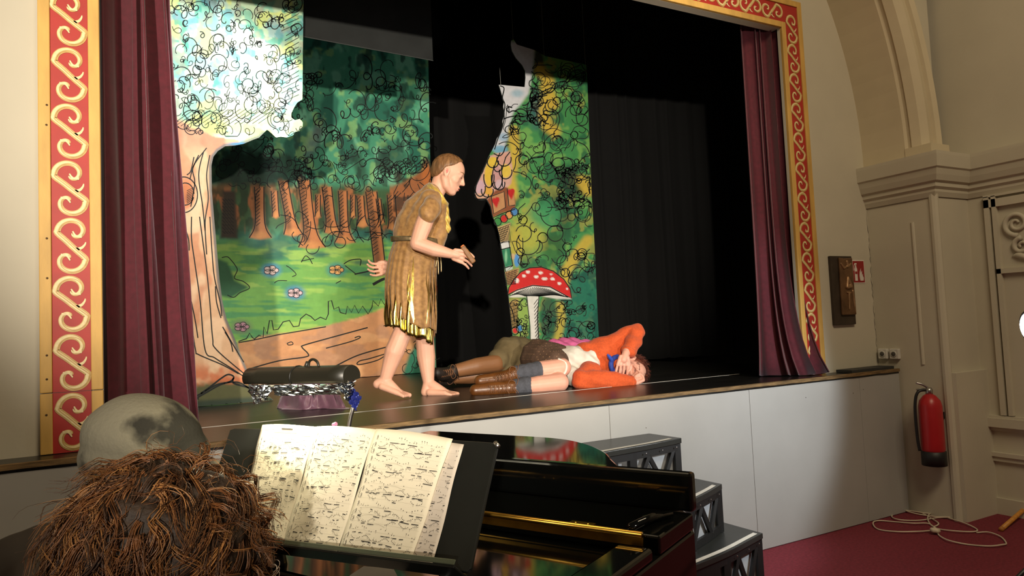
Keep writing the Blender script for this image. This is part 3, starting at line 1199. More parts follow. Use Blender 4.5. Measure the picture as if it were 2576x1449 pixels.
def paint_tree(p):
    u, v = p.u, p.v
    p.c[:] = S(196, 226, 190)
    p.noise(34, (134, 206, 180), .5, .57, .85, 0)
    p.noise(40, (220, 234, 140), .53, .6, .85, 1)
    p.noise(26, (60, 168, 150), .62, .67, .75, 2)
    p.noise(24, (168, 172, 152), .6, .66, .7, 0)
    p.noise(40, (130, 176, 206), .66, .72, .5, 2, mask=(v < 340).astype(float))
    m = sstep(v, 255, 300) * (1 - sstep(v, 330, 350)) * sstep(u, 430, 520)
    p.mix(m * .7 * sstep(fbm(u / 26, v / 20, 1), .4, .55), (206, 232, 110))
    p.mix(sstep(u, 700, 755) * .6 * sstep(fbm(u / 14, v / 14, 0), .45, .55), (24, 128, 120))
    # warm underside and trunk
    trunk = [(395, 300), (430, 305), (470, 318), (540, 345), (600, 352), (600, 372), (540, 380), (545, 560), (560, 760), (600, 880), (640, 960), (700, 1010), (395, 1040)]
    p.poly([(395, 290), (440, 298), (500, 322), (560, 350), (540, 380), (395, 380)], (222, 142, 112), 8, wob=14)
    p.poly(trunk, (232, 184, 140), 4)
    tm = inpoly(u, v, trunk).astype(float)
    p.noise(38, (246, 206, 164), .48, .62, .8, 2, .6, tm)
    p.noise(44, (214, 140, 98), .54, .66, .75, 0, .5, tm)
    p.mix(tm * (1 - sstep(v, 350, 400)) * .6, (216, 126, 96))
    p.mix(tm * sstep(v, 900, 940) * (1 - sstep(v, 972, 990)) * .8 * sstep(fbm(u / 30, v / 30, 1), .35, .55), (214, 110, 62))
    p.line(TP[20:40], 7, (92, 96, 94), 2.5, .9)  # dark grey strip along the right edge of the tree
    p.ell(600, 362, 30, 5, (40, 120, 160), .6, .9)
    p.ell(462, 490, 34, 44, (220, 130, 84), .3, .9)
    p.ell(466, 488, 22, 28, (196, 116, 68), .3, .9)
    p.ell(474, 498, 10, 16, (150, 84, 50), .6, .7)
    p.poly([(395, 1000), (440, 990), (500, 968), (560, 962), (630, 966), (700, 1005), (700, 1040), (395, 1040)], (92, 92, 52), 8, wob=14)
    p.poly([(395, 1024), (500, 1008), (620, 1000), (700, 1000), (700, 1040), (395, 1040)], (46, 62, 44), 6)


ink = []
canopy = lambda x, y_: x > 412 and y_ < 345 and inpoly(np.array([x]), np.array([y_]), TP)[0]
for i in range(210):
    x, y_ = rnd.uniform(420, 755), rnd.uniform(5, 335)
    if not canopy(x, y_):
        continue
    s_ = rnd.choice((7, 9, 12, 15, 19))
    q = squiggle(x, y_, s_, rnd.uniform(.7, 1.5), .7, rnd.uniform(1.5, 2.4), rnd=rnd)
    ink.append(([a for a in q[0] if canopy(a[0], a[1])], q[1]))
for i in range(16):
    x = 425 + i * 15
    ink.append(([(x, 318 - i * .5), (x + 60, 278 - i * .5)], 1.5))
for i in range(20):
    y_ = 10 + i * 12
    ink.append(([(712 + rnd.uniform(-8, 8), y_ + 20), (752, y_)], 1.6))
tl_ = [[(488, 395), (480, 430), (470, 440)], [(500, 390), (486, 420), (478, 450)], [(520, 372), (486, 420), (490, 460), (480, 520)], [(512, 382), (500, 440), (510, 520), (516, 580)], [(528, 390), (520, 440), (524, 500), (516, 560), (520, 640)],
       [(441, 540), (448, 570), (444, 600), (452, 640), (456, 690)], [(456, 540), (452, 560), (462, 610), (470, 650), (474, 680)], [(464, 538), (462, 560), (474, 600), (476, 630)], [(482, 545), (482, 600), (490, 660), (504, 760), (516, 880), (540, 900), (580, 925), (610, 945)],
       [(502, 545), (512, 620), (520, 680), (528, 760), (535, 850), (545, 880), (620, 945)], [(460, 680), (470, 720), (480, 800), (492, 880), (500, 892), (560, 918), (600, 940)], [(528, 545), (534, 640), (540, 700), (554, 760), (558, 795)], [(475, 730), (490, 800), (498, 850)],
       [(566, 835), (580, 860), (586, 885)], [(560, 822), (600, 890), (626, 930)], [(542, 720), (545, 760), (556, 800)], [(470, 880), (480, 895), (484, 930)], [(470, 895), (476, 902)]]
for q in tl_:
    ink.append((smooth_path(q, 7), 2.8))
ink.append(([(462 + 35 * cos(a), 490 + 45 * sin(a)) for a in np.linspace(0, 2 * pi, 40)], 2.8))
ink.append(([(466 + 22 * cos(a), 488 + 28 * sin(a)) for a in np.linspace(.3, 2 * pi, 30)], 2.6))
for i in range(8):
    ink.append(([(436, 455 + i * 9), (452, 452 + i * 9)], 1.8))
    ink.append(([(470, 480 + i * 4.5), (487, 472 + i * 4)], 1.4))
ink += [(smooth_path([(476, 1005), (510, 988), (545, 968), (578, 960), (588, 948), (574, 942), (556, 952), (530, 972), (505, 990)], 6), 4), (smooth_path([(588, 950), (586, 962), (606, 970), (628, 975)], 6), 4.5),
        (smooth_path([(480, 1010), (515, 990), (560, 966), (600, 962), (630, 980)], 6), 3.5), (smooth_path([(440, 1015), (480, 1000), (500, 1004)], 4), 3)]
ink = [([a for a in q[0] if inpoly(np.array([a[0]]), np.array([a[1]]), TP)[0]], q[1]) for q in ink]
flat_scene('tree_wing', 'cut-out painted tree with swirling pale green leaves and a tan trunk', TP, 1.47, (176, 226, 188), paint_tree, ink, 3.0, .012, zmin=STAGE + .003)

# ---- cottage and toadstool wing
GP = [(1285, 112), (1286, 102), (1292, 99), (1300, 112), (1345, 126), (1372, 141), (1475, 163), (1478, 215), (1482, 330), (1488, 480), (1496, 620), (1502, 760), (1507, 862), (1511, 930), (1294, 930), (1291, 860), (1287, 810), (1280, 750), (1275, 715), (1270, 690), (1268, 660), (1262, 625),
      (1256, 590), (1250, 566), (1241, 548), (1238, 540), (1233, 515), (1222, 498), (1212, 504), (1200, 500), (1195, 488), (1197, 470), (1206, 448), (1216, 432), (1222, 412), (1230, 392), (1238, 378), (1246, 362), (1250, 348), (1260, 334), (1265, 318), (1264, 304), (1270, 286), (1266, 268), (1268, 255), (1262, 236), (1258, 222), (1255, 213), (1320, 219), (1322, 195), (1321, 178), (1314, 164), (1298, 146), (1288, 128)]


def paint_cottage(p):
    u, v = p.u, p.v
    p.c[:] = S(72, 150, 84)
    p.noise(34, (128, 186, 92), .5, .62, .8, 0)
    p.noise(30, (40, 108, 70), .52, .62, .85, 1)
    p.noise(24, (170, 170, 80), .62, .7, .7, 2)
    p.mix(sstep(v, 640, 720) * sstep(u, 1380, 1420) * .85, (30, 116, 96))
    p.noise(20, (18, 84, 72), .54, .64, .8, 0, 1, ((v > 640) & (u > 1400)).astype(float))
    p.ell(1440, 460, 60, 40, (26, 58, 40), .6, .85, rot=.9, wob=.4)
    p.ell(1412, 540, 70, 30, (34, 74, 50), .6, .7, rot=1.2, wob=.4)
    p.ell(1390, 620, 34, 50, (50, 90, 40), .6, .6, wob=.4)
    p.ell(1355, 155, 16, 46, (52, 50, 28), .5, .95, wob=.3)
    p.ell(1350, 280, 30, 55, (56, 98, 106), .6, .7, wob=.4)
    for P in ([(1358, 175), (1380, 205), (1372, 220), (1384, 240), (1392, 262)], [(1372, 255), (1368, 290), (1380, 320), (1396, 330)], [(1290, 330), (1296, 380), (1288, 430), (1280, 440), (1290, 490)], [(1464, 455), (1480, 480)]):
        p.line(P, 14, (226, 190, 70), 9, .9)
    p.ell(1330, 585, 46, 70, (186, 186, 74), .6, .9, wob=.3)
    p.ell(1296, 620, 22, 60, (196, 180, 70), .5, .85)
    p.ell(1372, 540, 50, 40, (70, 162, 104), .5, .8, wob=.3)
    p.line([(1478, 605), (1450, 640), (1425, 680), (1416, 720)], 13, (204, 180, 70), 7, .95)
    p.line([(1408, 770), (1412, 800), (1402, 850), (1404, 900)], 11, (200, 180, 72), 6, .9)
    p.ell(1380, 800, 26, 70, (26, 84, 62), .4, .9)
    p.ell(1312, 800, 22, 60, (150, 180, 84), .4, .9)
    # pale sky and trim, top left
    sky = [(1240, 90), (1345, 120), (1342, 160), (1336, 200), (1330, 235), (1310, 262), (1292, 282), (1280, 320), (1270, 372), (1245, 376), (1230, 376), (1230, 200)]
    p.poly(sky, (222, 222, 226), 5)
    p.ell(1302, 235, 20, 12, (156, 192, 208), .7, .8)
    p.ell(1266, 345, 16, 14, (150, 186, 214), .6, .8)
    p.ell(1258, 376, 22, 12, (120, 178, 210), .4, .9)
    # roof tiles
    roof = [(1190, 505), (1194, 470), (1215, 430), (1232, 392), (1258, 384), (1283, 380), (1290, 430), (1286, 462), (1270, 478), (1240, 492), (1225, 508)]
    p.poly(roof, (226, 176, 160), 2)
    for (x, y_, rx, ry, c) in ((1240, 408, 14, 14, (236, 200, 70)), (1268, 400, 18, 16, (226, 170, 150)), (1230, 440, 12, 30, (238, 196, 66)), (1272, 430, 15, 18, (240, 204, 80)), (1226, 482, 14, 14, (234, 176, 70)), (1208, 472, 12, 20, (220, 180, 190)), (1250, 445, 14, 28, (214, 160, 156)), (1212, 494, 16, 9, (232, 180, 150)), (1257, 465, 12, 14, (222, 190, 196))):
        p.ell(x, y_, rx, ry, c, .15)
    # gingerbread, sweets, wafer, jar
    p.poly([(1224, 504), (1245, 480), (1270, 470), (1292, 478), (1297, 510), (1294, 528), (1262, 536), (1240, 548)], (150, 84, 50), 2)
    p.poly([(1236, 494), (1268, 482), (1271, 522), (1242, 538)], (206, 150, 100), 2)
    p.poly([(1276, 474), (1292, 478), (1296, 516), (1278, 518)], (206, 150, 100), 2)
    for (x, y_) in ((1247, 508), (1285, 487)):
        p.ell(x - 4, y_ - 4, 6, 7, (206, 34, 34), .2)
        p.ell(x + 4, y_ - 6, 6, 7, (206, 34, 34), .2)
        p.poly([(x - 10, y_ - 3), (x + 10, y_ - 5), (x + 2, y_ + 16)], (206, 34, 34), 1.5)
    for (x, y_, c) in ((1252, 558, (60, 140, 70)), (1268, 550, (206, 40, 36)), (1281, 541, (226, 160, 90)), (1294, 533, (80, 140, 200))):
        p.ell(x, y_, 9, 10, c, .15)
    p.poly([(1250, 572), (1284, 560), (1278, 610), (1258, 612)], (214, 178, 120), 2)
    p.poly([(1258, 610), (1280, 606), (1284, 622), (1260, 628)], (226, 226, 224), 1.5)
    p.poly([(1260, 628), (1284, 622), (1290, 668), (1270, 674)], (40, 128, 92), 1.5)
    p.ell(1273, 645, 4, 20, (140, 206, 160), .6)
    p.poly([(1270, 674), (1288, 668), (1290, 676), (1272, 684)], (200, 210, 206), 1.5)
    p.ell(1300, 655, 8, 18, (80, 150, 214), .3)
    p.ell(1290, 645, 6, 8, (206, 176, 130), .3)
    p.poly([(1270, 684), (1306, 674), (1300, 720), (1276, 716)], (200, 150, 96), 2)
    p.poly([(1279, 760), (1304, 752), (1300, 830), (1288, 830)], (196, 160, 90), 3)
    p.ell(1296, 832, 7, 7, (206, 40, 40), .15)
    p.ell(1308, 826, 7, 8, (60, 130, 190), .15)
    # toadstool
    gill = [(1280, 748), (1300, 728), (1340, 716), (1384, 718), (1424, 738), (1437, 752), (1400, 752), (1356, 744), (1310, 748)]
    p.poly([(1325, 742), (1356, 742), (1352, 800), (1360, 930), (1336, 930), (1334, 820)], (228, 226, 218), 2)
    p.ell(1352, 860, 5, 100, (170, 168, 160), .8, .6)
    cap = [(1277, 742), (1280, 724), (1292, 704), (1310, 684), (1332, 674), (1362, 672), (1392, 682), (1418, 702), (1434, 726), (1438, 750), (1424, 744), (1384, 722), (1340, 718), (1300, 730)]
    p.poly(gill, (222, 220, 212), 1.5)
    p.poly(cap, (212, 36, 34), 1.6)
    for (x, y_, rx, ry) in ((1328, 684, 6, 4), (1360, 686, 6, 4), (1318, 694, 5, 4), (1349, 696, 6, 4), (1370, 701, 8, 4), (1390, 702, 6, 4), (1300, 706, 6, 7), (1407, 713, 5, 4), (1386, 690, 4, 2), (1426, 727, 3, 3)):
        p.ell(x, y_, rx, ry, (240, 232, 226), .2)


ink = []
inG = lambda x, y_: bool(inpoly(np.array([x]), np.array([y_]), GP)[0])
cap_ = [(1277, 742), (1280, 724), (1292, 704), (1310, 684), (1332, 674), (1362, 672), (1392, 682), (1418, 702), (1434, 726), (1438, 750), (1424, 744), (1384, 722), (1340, 718), (1300, 730)]
leafok = lambda x, y_: inG(x, y_) and not inpoly(np.array([x]), np.array([y_]), [(1190, 510), (1230, 376), (1285, 376), (1296, 470), (1300, 540), (1288, 610), (1306, 676), (1345, 668), (1400, 676), (1445, 730), (1440, 756), (1362, 752), (1364, 930), (1330, 930), (1326, 750), (1272, 752)])[0] and not (x < 1330 and y_ < 260)
for i in range(240):
    x, y_ = rnd.uniform(1275, 1506), rnd.uniform(140, 905)
    if not leafok(x, y_):
        continue
    if rnd.random() < .55:
        q = wander(x, y_, 11, rnd.randint(7, 16), rnd.uniform(1.6, 2.4), rnd, 1.25, leafok)
    else:
        q = squiggle(x, y_, rnd.choice((7, 9, 12, 15)), rnd.uniform(.8, 1.6), .9, rnd.uniform(1.5, 2.3), rnd=rnd)
        q = ([a for a in q[0] if leafok(a[0], a[1])], q[1])
    ink.append(q)
for i in range(46):
    ink.append(wander(1440 + rnd.uniform(-40, 40), 470 + rnd.uniform(-60, 60), 6, 9, 2.2, rnd, 1.8, leafok))
for i in range(22):
    ink.append(wander(1338 + rnd.uniform(-24, 24), 270 + rnd.uniform(-50, 50), 9, 8, 3.0, rnd, 1.5, leafok))
arcs = [(1240, 408, 14, 14), (1268, 400, 18, 18), (1230, 446, 13, 26), (1272, 432, 16, 18), (1226, 480, 15, 16), (1208, 474, 13, 20), (1250, 448, 14, 28), (1212, 492, 17, 11), (1257, 462, 13, 16), (1252, 420, 10, 12)]
for (x, y_, rx, ry) in arcs:
    ink.append(([(x + rx * cos(a), y_ + ry * sin(a)) for a in np.linspace(-.3, pi + .3, 16)], 2.8))
ink += [([(1232, 392), (1214, 430), (1198, 466), (1194, 488), (1200, 501), (1222, 500)], 2.6), ([(1258, 384), (1250, 402), (1240, 430), (1236, 470)], 2.6), ([(1283, 382), (1272, 396), (1262, 430), (1264, 470)], 2.6),
        ([(1236, 494), (1268, 482), (1272, 522), (1242, 538), (1236, 494)], 2.2), ([(1276, 474), (1280, 518), (1296, 516)], 2.2), ([(1224, 502), (1234, 520), (1240, 548), (1262, 538), (1296, 526)], 2.4)]
for (x, y_) in ((1252, 558), (1268, 550), (1281, 541), (1294, 533), (1296, 832), (1308, 826)):
    ink.append(([(x + 9 * cos(a), y_ + 10 * sin(a)) for a in np.linspace(0, 2 * pi, 18)], 2.0))
for i in range(8):
    ink.append(([(1251 + i * 4, 574 - i), (1262 + i * 3.4, 610)], 1.4))
    ink.append(([(1283 - i * 2, 564 + i * 6), (1252 + i * 1.2, 576 + i * 5)], 1.4))
    ink.append(([(1270 + i * 4, 684 - i), (1276 + i * 3, 716)], 1.3))
    ink.append(([(1304 - i, 678 + i * 5), (1272, 690 + i * 4)], 1.3))
    ink.append(([(1280 + i * 3, 762), (1288 + i * 2, 826)], 1.2))
    ink.append(([(1304, 756 + i * 9), (1281 + i, 764 + i * 9)], 1.2))
ink += [([(1258, 612), (1280, 607), (1290, 668), (1272, 684), (1258, 612)], 2.2), ([(1260, 628), (1284, 622)], 2.2), ([(1270, 674), (1290, 668)], 2.2)]
ink.append((cap_ + [cap_[0]], 2.4))
for i in range(30):
    f = i / 29
    xo = lerp(1283, 1434, f)
    yo = 744 - 26 * sin(pi * min(f * 1.05, 1)) * (1 - .25 * f) + 4 * f
    xi = lerp(1322, 1358, f)
    ink.append((smooth_path([(xo, yo), (lerp(xo, xi, .5), lerp(yo, 744, .5) - 4), (xi, 745)], 4), 1.5))
ink += [([(1325, 744), (1333, 820), (1336, 930)], 2.0), ([(1356, 744), (1352, 800), (1360, 930)], 2.2)]
for i in range(16):
    ink.append(([(1343 + i * .4, 766 + i * 9), (1353 + i * .4, 752 + i * 9)], 1.5))
for i in range(44):
    ink.append(squiggle(rnd.uniform(1294, 1326), rnd.uniform(764, 850), 5, 1.1, .7, 1.7, rnd=rnd) if i % 2 else squiggle(rnd.uniform(1366, 1500), rnd.uniform(760, 860), 7, 1.2, .8, 1.8, rnd=rnd))
ink += [(smooth_path([(1258, 216), (1268, 222), (1264, 246), (1270, 262), (1268, 284), (1268, 300), (1262, 326), (1252, 350), (1244, 376)], 5), 2.8), (smooth_path([(1242, 386), (1256, 392), (1266, 384), (1272, 368), (1280, 364)], 5), 2.8)]
cot = flat_scene('cottage_wing', 'cut-out painted wing with green leaves, sweet cottage roof and red toadstool', GP, 2.2, (72, 150, 84), paint_cottage, ink, 2.4, .009, zmin=STAGE + .003)
strm = mat('cord', S(150, 150, 140), .7)
for (px, py, px2, py2) in ((1291, 108, 1285, 60), (1473, 168, 1470, 110), (1369, 146, 1367, 95), (1260, 216, 1254, 170)):
    a, b = onY(px, py, 2.194), onY(px2, py2, 2.194)
    b.z = 4.4 if py < 200 else b.z
    MB().tube([a, (a.x, a.y, a.z + .02), (a.x - .004, a.y, b.z)], .0014, 6).build('cord', strm, cot)

# ------------------------------------------------------------------ people
def skinmat(name, col):
    m = mat(name, col, 0.5, var=0.06, scale=14, bump=0.03, bscale=90)
    b = m.node_tree.nodes['Principled BSDF']
    b.inputs['Subsurface Weight'].default_value = 0.08
    b.inputs['Subsurface Radius'].default_value = (0.02, 0.008, 0.005)
    return m


skin = skinmat('skin', S(226, 172, 146))
skin_pink = skinmat('skin_pink', S(222, 164, 142))
lipm = mat('lips', S(204, 122, 108), 0.4)
darkm = mat('dark_feature', S(52, 30, 24), 0.5)
eyew = mat('eye_white', S(226, 220, 212), 0.25)


def hand(mb, wrist, palm_c, pn, fdir, side, curl, L=.075, r=.0078, spread=.017, thumb=None, only=4):
    """palm plus four fingers and a thumb. fdir: finger direction, side: across the palm, pn: palm facing direction"""
    wrist, palm_c = Vector(wrist), Vector(palm_c)
    fdir, side, pn = Vector(fdir).normalized(), Vector(side).normalized(), Vector(pn).normalized()
    limb(mb, [wrist, palm_c], [.024, .022])
    for k in range(4):
        o_ = (k - 1.5) * spread
        limb(mb, [wrist.lerp(palm_c, .6) + side * o_ * .7, palm_c + fdir * .033 + side * o_], [.014, .0102])
        ln = L * (1.0, 1.1, 1.04, .82)[k]
        p = palm_c + fdir * .035 + side * o_
        d = (fdir + side * (k - 1.5) * .07).normalized()
        pts, rs = [p], [r * 1.06]
        for j, f in enumerate((.45, .32, .23)):
            ang = curl[j] * (1 + .08 * (k - 1.5))
            d = (d * cos(ang) + pn * sin(ang)).normalized()
            # keep the palm direction turning with the finger
            p = p + d * ln * f
            pts.append(p)
            rs.append(r * (1.0, .94, .8)[j])
        limb(mb, pts, rs)
    t = thumb or [side * -.03 + fdir * -.01, side * -.045 + fdir * .02 + pn * .01, side * -.045 + fdir * .045 + pn * .02]
    limb(mb, [palm_c + x for x in t], [.013, .0105, .009])


# ---- the standing actor
az = radians(22)
E1, E3 = Vector((cos(az), -sin(az), 0)), Vector((sin(az), cos(az), 0))
P0 = onZ(1075, 996, STAGE)
Zv = Vector((0, 0, 1))


def A(px, py, d=0.0):
    return onP(px, py, P0 + E3 * d, E3)


actor = thing('person', 'barefoot actor in a gold tunic leaning forward and holding out a stick', 'person', (P0.x, P0.y, STAGE))
b = MB()
limb(b, [A(1034, 690, -.05), A(1014, 832, -.07), A(992, 885, -.085), A(969, 955, -.08)], [.072, .055, .057, .034])
limb(b, [A(1050, 690, .05), A(1068, 846, .06), A(1072, 898, .07), A(1078, 962, .05)], [.072, .055, .056, .034])


def foot(heel, ball, toe, ank, w=.042):
    limb(b, [heel, ank], [.027, .034])
    limb(b, [ank, ball], [.034, .022])
    side = (Vector(toe) - Vector(heel)).cross(Zv).normalized()
    for s_, r_ in ((-1, .018), (-.35, .018), (.35, .017), (1, .016)):
        limb(b, [Vector(heel).lerp(Vector(ball), .25) + side * s_ * .014, Vector(ball) + side * s_ * w * .55], [.022, r_])
    for k in range(5):
        o_ = lerp(-1, 1, k / 4)
        f = 1.0 - .07 * abs(k - (0 if True else 4)) * 1.2
        base = Vector(ball) + side * o_ * w * .62
        tip = Vector(ball).lerp(Vector(toe), f) + side * o_ * w * .68
        tip.z = Vector(toe).z - .001
        limb(b, [base, tip], [.0135, (.0135 if k == 0 else .0095)])


foot(A(950, 966, -.08), A(1004, 988, -.11), A(1026, 995, -.13), A(968, 957, -.08))
foot(A(1070, 986, .045), A(1122, 988, .0), A(1147, 992, -.02), A(1078, 964, .05))
# trunk, neck
limb(b, [A(1042, 672), A(1046, 610), A(1058, 560), A(1078, 512)], [.10, .085, .098, .075])
limb(b, [A(1072, 528, -.09), A(1076, 524, .09)], [.062, .062])
limb(b, [A(1084, 500), A(1104, 470), A(1110, 455)], [.062, .052, .055])
# head
tl_a = radians(24)
HF = (E1 * cos(tl_a) - Zv * sin(tl_a))
HU = (E1 * sin(tl_a) + Zv * cos(tl_a))
HM = Matrix((HF, E3, HU)).transposed()
HC = A(1126, 434)
HPA = lambda f, s_, u_: HC + HM @ Vector((f, s_, u_))
head_parts(b, HPA, HM, 1.05)
# near arm, holding a stick out in front
limb(b, [A(1080, 527, -.15), A(1064, 570, -.18), A(1049, 612, -.20), A(1092, 628, -.21), A(1132, 638, -.21)], [.05, .05, .042, .04, .028])
hand(b, A(1134, 638, -.21), A(1150, 642, -.21), E1 * .35 - Zv * .6 + E3 * .7, E1 * .95 - Zv * .3, E3 * .35 - Zv * 1.0 + E1 * -.25, (.45, .8, .7), L=.072, r=.0079, spread=.0225,
     thumb=[Zv * .018 - E1 * .005, Zv * .024 + E1 * .025, Zv * .012 + E1 * .05 + E3 * .012])
# far arm, swung behind
limb(b, [A(1082, 527, .15), A(1045, 580, .22), A(1012, 622, .24), A(984, 662, .12)], [.05, .047, .041, .027])
hand(b, A(982, 663, .12), A(967, 672, .08), E1 * .4 + Zv * .6 - E3 * .3, E1 * -.9 - Zv * .32 - E3 * .25, Zv * .85 - E1 * .35, (.3, .4, .35), L=.078, r=.0079, spread=.0225,
     thumb=[Zv * .024 + E1 * .01, Zv * .032 - E1 * .012, Zv * .03 - E1 * .032])
fuse(b, 'body', skin, actor, .0034, 3, soft=[(HC, .17, 16), (A(1040, 890), .24, 6)])
# hair slicked back
hm = mat('brown_hair', S(124, 88, 54), 0.5, var=0.45, scale=60, stretch=(1, 1, .15), bump=.3, bscale=120)
hair_shell(HPA, 1.05).build('hair', hm, actor, True)
face_trim(actor, HPA, HM, 1.05, hm, lipm, darkm, mat('ear_red', S(206, 104, 94), .5), .0024)

# tunic
gauze = mat('gold_gauze', S(146, 104, 56), 0.6, metal=.1, var=0.15, scale=40, col2=S(178, 134, 76), sheen=.3, bump=.12, bscale=240)
lame = mat('gold_lame', S(186, 146, 52), 0.22, metal=1.0, var=0.45, scale=30, col2=S(242, 214, 120), stretch=(1, 1, .12), bump=.25, bscale=60)
t = MB()
limb(t, [A(1085, 492, -.01), A(1058, 535), A(1040, 575), A(1043, 606)], [.072, .108, .122, .118])
limb(t, [A(1082, 500, -.10), A(1054, 560, -.07), A(1040, 602, -.04)], [.055, .085, .085])
limb(t, [A(1086, 500, .10), A(1060, 560, .07), A(1046, 602, .04)], [.055, .085, .085])
limb(t, [A(1102, 520, -.06), A(1108, 570, -.03), A(1096, 612, 0)], [.045, .045, .06])
limb(t, [A(1102, 520, .06), A(1108, 570, .03), A(1096, 612, 0)], [.045, .045, .06])
limb(t, [A(1094, 500, -.10), A(1086, 520, -.165), A(1076, 536, -.195)], [.045, .056, .057])
limb(t, [A(1094, 500, .10), A(1086, 520, .165), A(1076, 536, .195)], [.045, .056, .057])


def tunic_disp(co):
    s1 = co @ np.array(E1)
    s3 = co @ np.array(E3)
    k = np.clip((co[:, 2] - 1.72) / .1, 0, 1)
    f = np.sin(s1 * 60 + co[:, 2] * 42 + 2.5 * np.sin(s3 * 9)) * .0022 + np.sin(s1 * 20 - co[:, 2] * 38 + s3 * 12) * .004
    return f


fuse(t, 'tunic_top', gauze, actor, .0065, 5, tunic_disp)


def skirt(yoff, top, hemL, hemR, x0, x1, am, nple, seed, sc=1.0):
    """pleated skirt hanging from the waist; hemL and hemR are the hem heights behind and in front"""
    rr = random.Random(seed)
    ph = [rr.uniform(0, 6.28) for _ in range(6)]
    rows = [(606, 990, 1103, .112), (640, 979, 1101, .125), (690, 972, 1099, .14), (740, 969, 1100, .15), (790, 969, 1098, .155), (850, 974, 1092, .155)]

    def row(y_):
        for i in range(len(rows) - 1):
            if y_ <= rows[i + 1][0] or i == len(rows) - 2:
                f = (y_ - rows[i][0]) / (rows[i + 1][0] - rows[i][0])
                return [lerp(rows[i][k], rows[i + 1][k], f) for k in range(4)]

    def fn(u, v):
        a = 2 * pi * u
        hem = lerp(hemL, hemR, .5 + .5 * cos(a)) + 4 * sin(a * 5 + ph[0]) * v + 1.5 * sin(a * 11 + ph[1])
        y_ = lerp(top, hem, v)
        _, l, r_, dp = row(y_)
        c_ = .5 * (l + r_) + 4 * sin(v * 5 + ph[2]) * v
        base = A(c_, y_, 0)
        rx = (A(r_, y_).x - A(l, y_).x) / 2 / E1.x * sc
        w_ = 1 + am * (.25 + .75 * v) * (sin(a * nple + ph[3] + 1.6 * sin(a * 3 + ph[4])) + .5 * sin(a * nple * .53 + ph[5] + v))
        return base + E1 * rx * cos(a) * w_ + E3 * dp * sc * sin(a) * w_
    return fn


fn1 = skirt(0, 606, 792, 836, 0, 0, .03, 21, 4)
MB().grid(fn1, 260, 34, closeu=True).build('skirt', gauze, actor, True, solid=.002)
fn2 = skirt(0, 700, 814, 866, 0, 0, .06, 19, 9, .965)
MB().grid(fn2, 220, 20, closeu=True).build('underskirt', lame, actor, True, solid=.002)
rs = random.Random(3)
gs = MB()
for i in range(18):
    u0 = rs.uniform(.66, 1.0) if i < 14 else rs.uniform(.5, .62)
    v0, v1 = rs.uniform(.2, .75), rs.uniform(.85, 1.0)
    pts = []
    for j in range(9):
        v = lerp(v0, v1, j / 8)
        p_ = fn1((u0 + .006 * sin(v * 14 + i)) % 1, v)
        c_ = A(1036, 720, 0)
        out = Vector((p_.x - c_.x, p_.y - c_.y, 0)).normalized()
        pts.append((p_ + out * .0025, out))
    vs_, fs_ = [], []
    for j, (p_, out) in enumerate(pts):
        w_ = .0042 * sin(pi * (j + .6) / 9.2) * rs.uniform(.5, 1.3)
        sd = out.cross(Zv)
        vs_ += [p_ - sd * w_, p_ + sd * w_]
    fs_ = [(2 * j, 2 * j + 1, 2 * j + 3, 2 * j + 2) for j in range(8)]
    gs.add(vs_, fs_)
gs.build('gold_streaks', lame, actor, True)['kind'] = 'stuff'


def beltfn(u, v):
    a = 2 * pi * u
    base = A(1046 + 2 * cos(a), lerp(601, 613, v) + 8 * cos(a) + 2 * sin(a * 2), 0)
    return base + E1 * .143 * cos(a) + E3 * .128 * sin(a)


MB().grid(beltfn, 60, 4, closeu=True).build('belt', mat('belt', S(150, 130, 96), .35, metal=.7, var=.3, scale=50), actor, True, solid=.004)
for (x0, x1, y1) in ((1098, 1103, 690), (1104, 1110, 684), (1100, 1096, 672)):
    P = [A(x0, 626, -.05), A(lerp(x0, x1, .5) + 2, lerp(626, y1, .5), -.06), A(x1, y1, -.06)]
    MB().tube(smooth_path(P, 5), .0035, 6).build('belt_tie', mat('tie', S(176, 156, 118), .4, metal=.5), actor, True)
sf = mat('yellow_scarf', S(206, 170, 74), .45, metal=.25, var=.25, scale=30, sheen=.3, bump=.15, bscale=90)
s_m = MB()
limb(s_m, smooth_path([A(1078, 470, .04), A(1080, 468, -.03), A(1090, 474, -.085), A(1103, 490, -.105), A(1116, 506, -.085), A(1122, 515, -.04)], 3), [.019] * 16)
limb(s_m, smooth_path([A(1090, 474, .06), A(1104, 492, .075), A(1116, 510, .04), A(1119, 515, -.01)], 3), [.016] * 10)
s_m.add(*sphere_mesh(A(1117, 515, -.03), .024))
limb(s_m, smooth_path([A(1118, 516, -.035), A(1123, 540, -.04), A(1124, 562, -.04), A(1127, 580, -.04)], 3), [.017, .018, .019, .02, .021, .021, .02, .02, .018, .016])
limb(s_m, smooth_path([A(1116, 516, -.02), A(1112, 545, -.035), A(1115, 560, -.03)], 3), [.015, .016, .016, .017, .016, .015, .013])


def scarf_disp(co):
    return .003 * np.sin((co @ np.array(E1)) * 240 + co[:, 2] * 120)


fuse(s_m, 'scarf', sf, actor, .005, 3, scarf_disp)

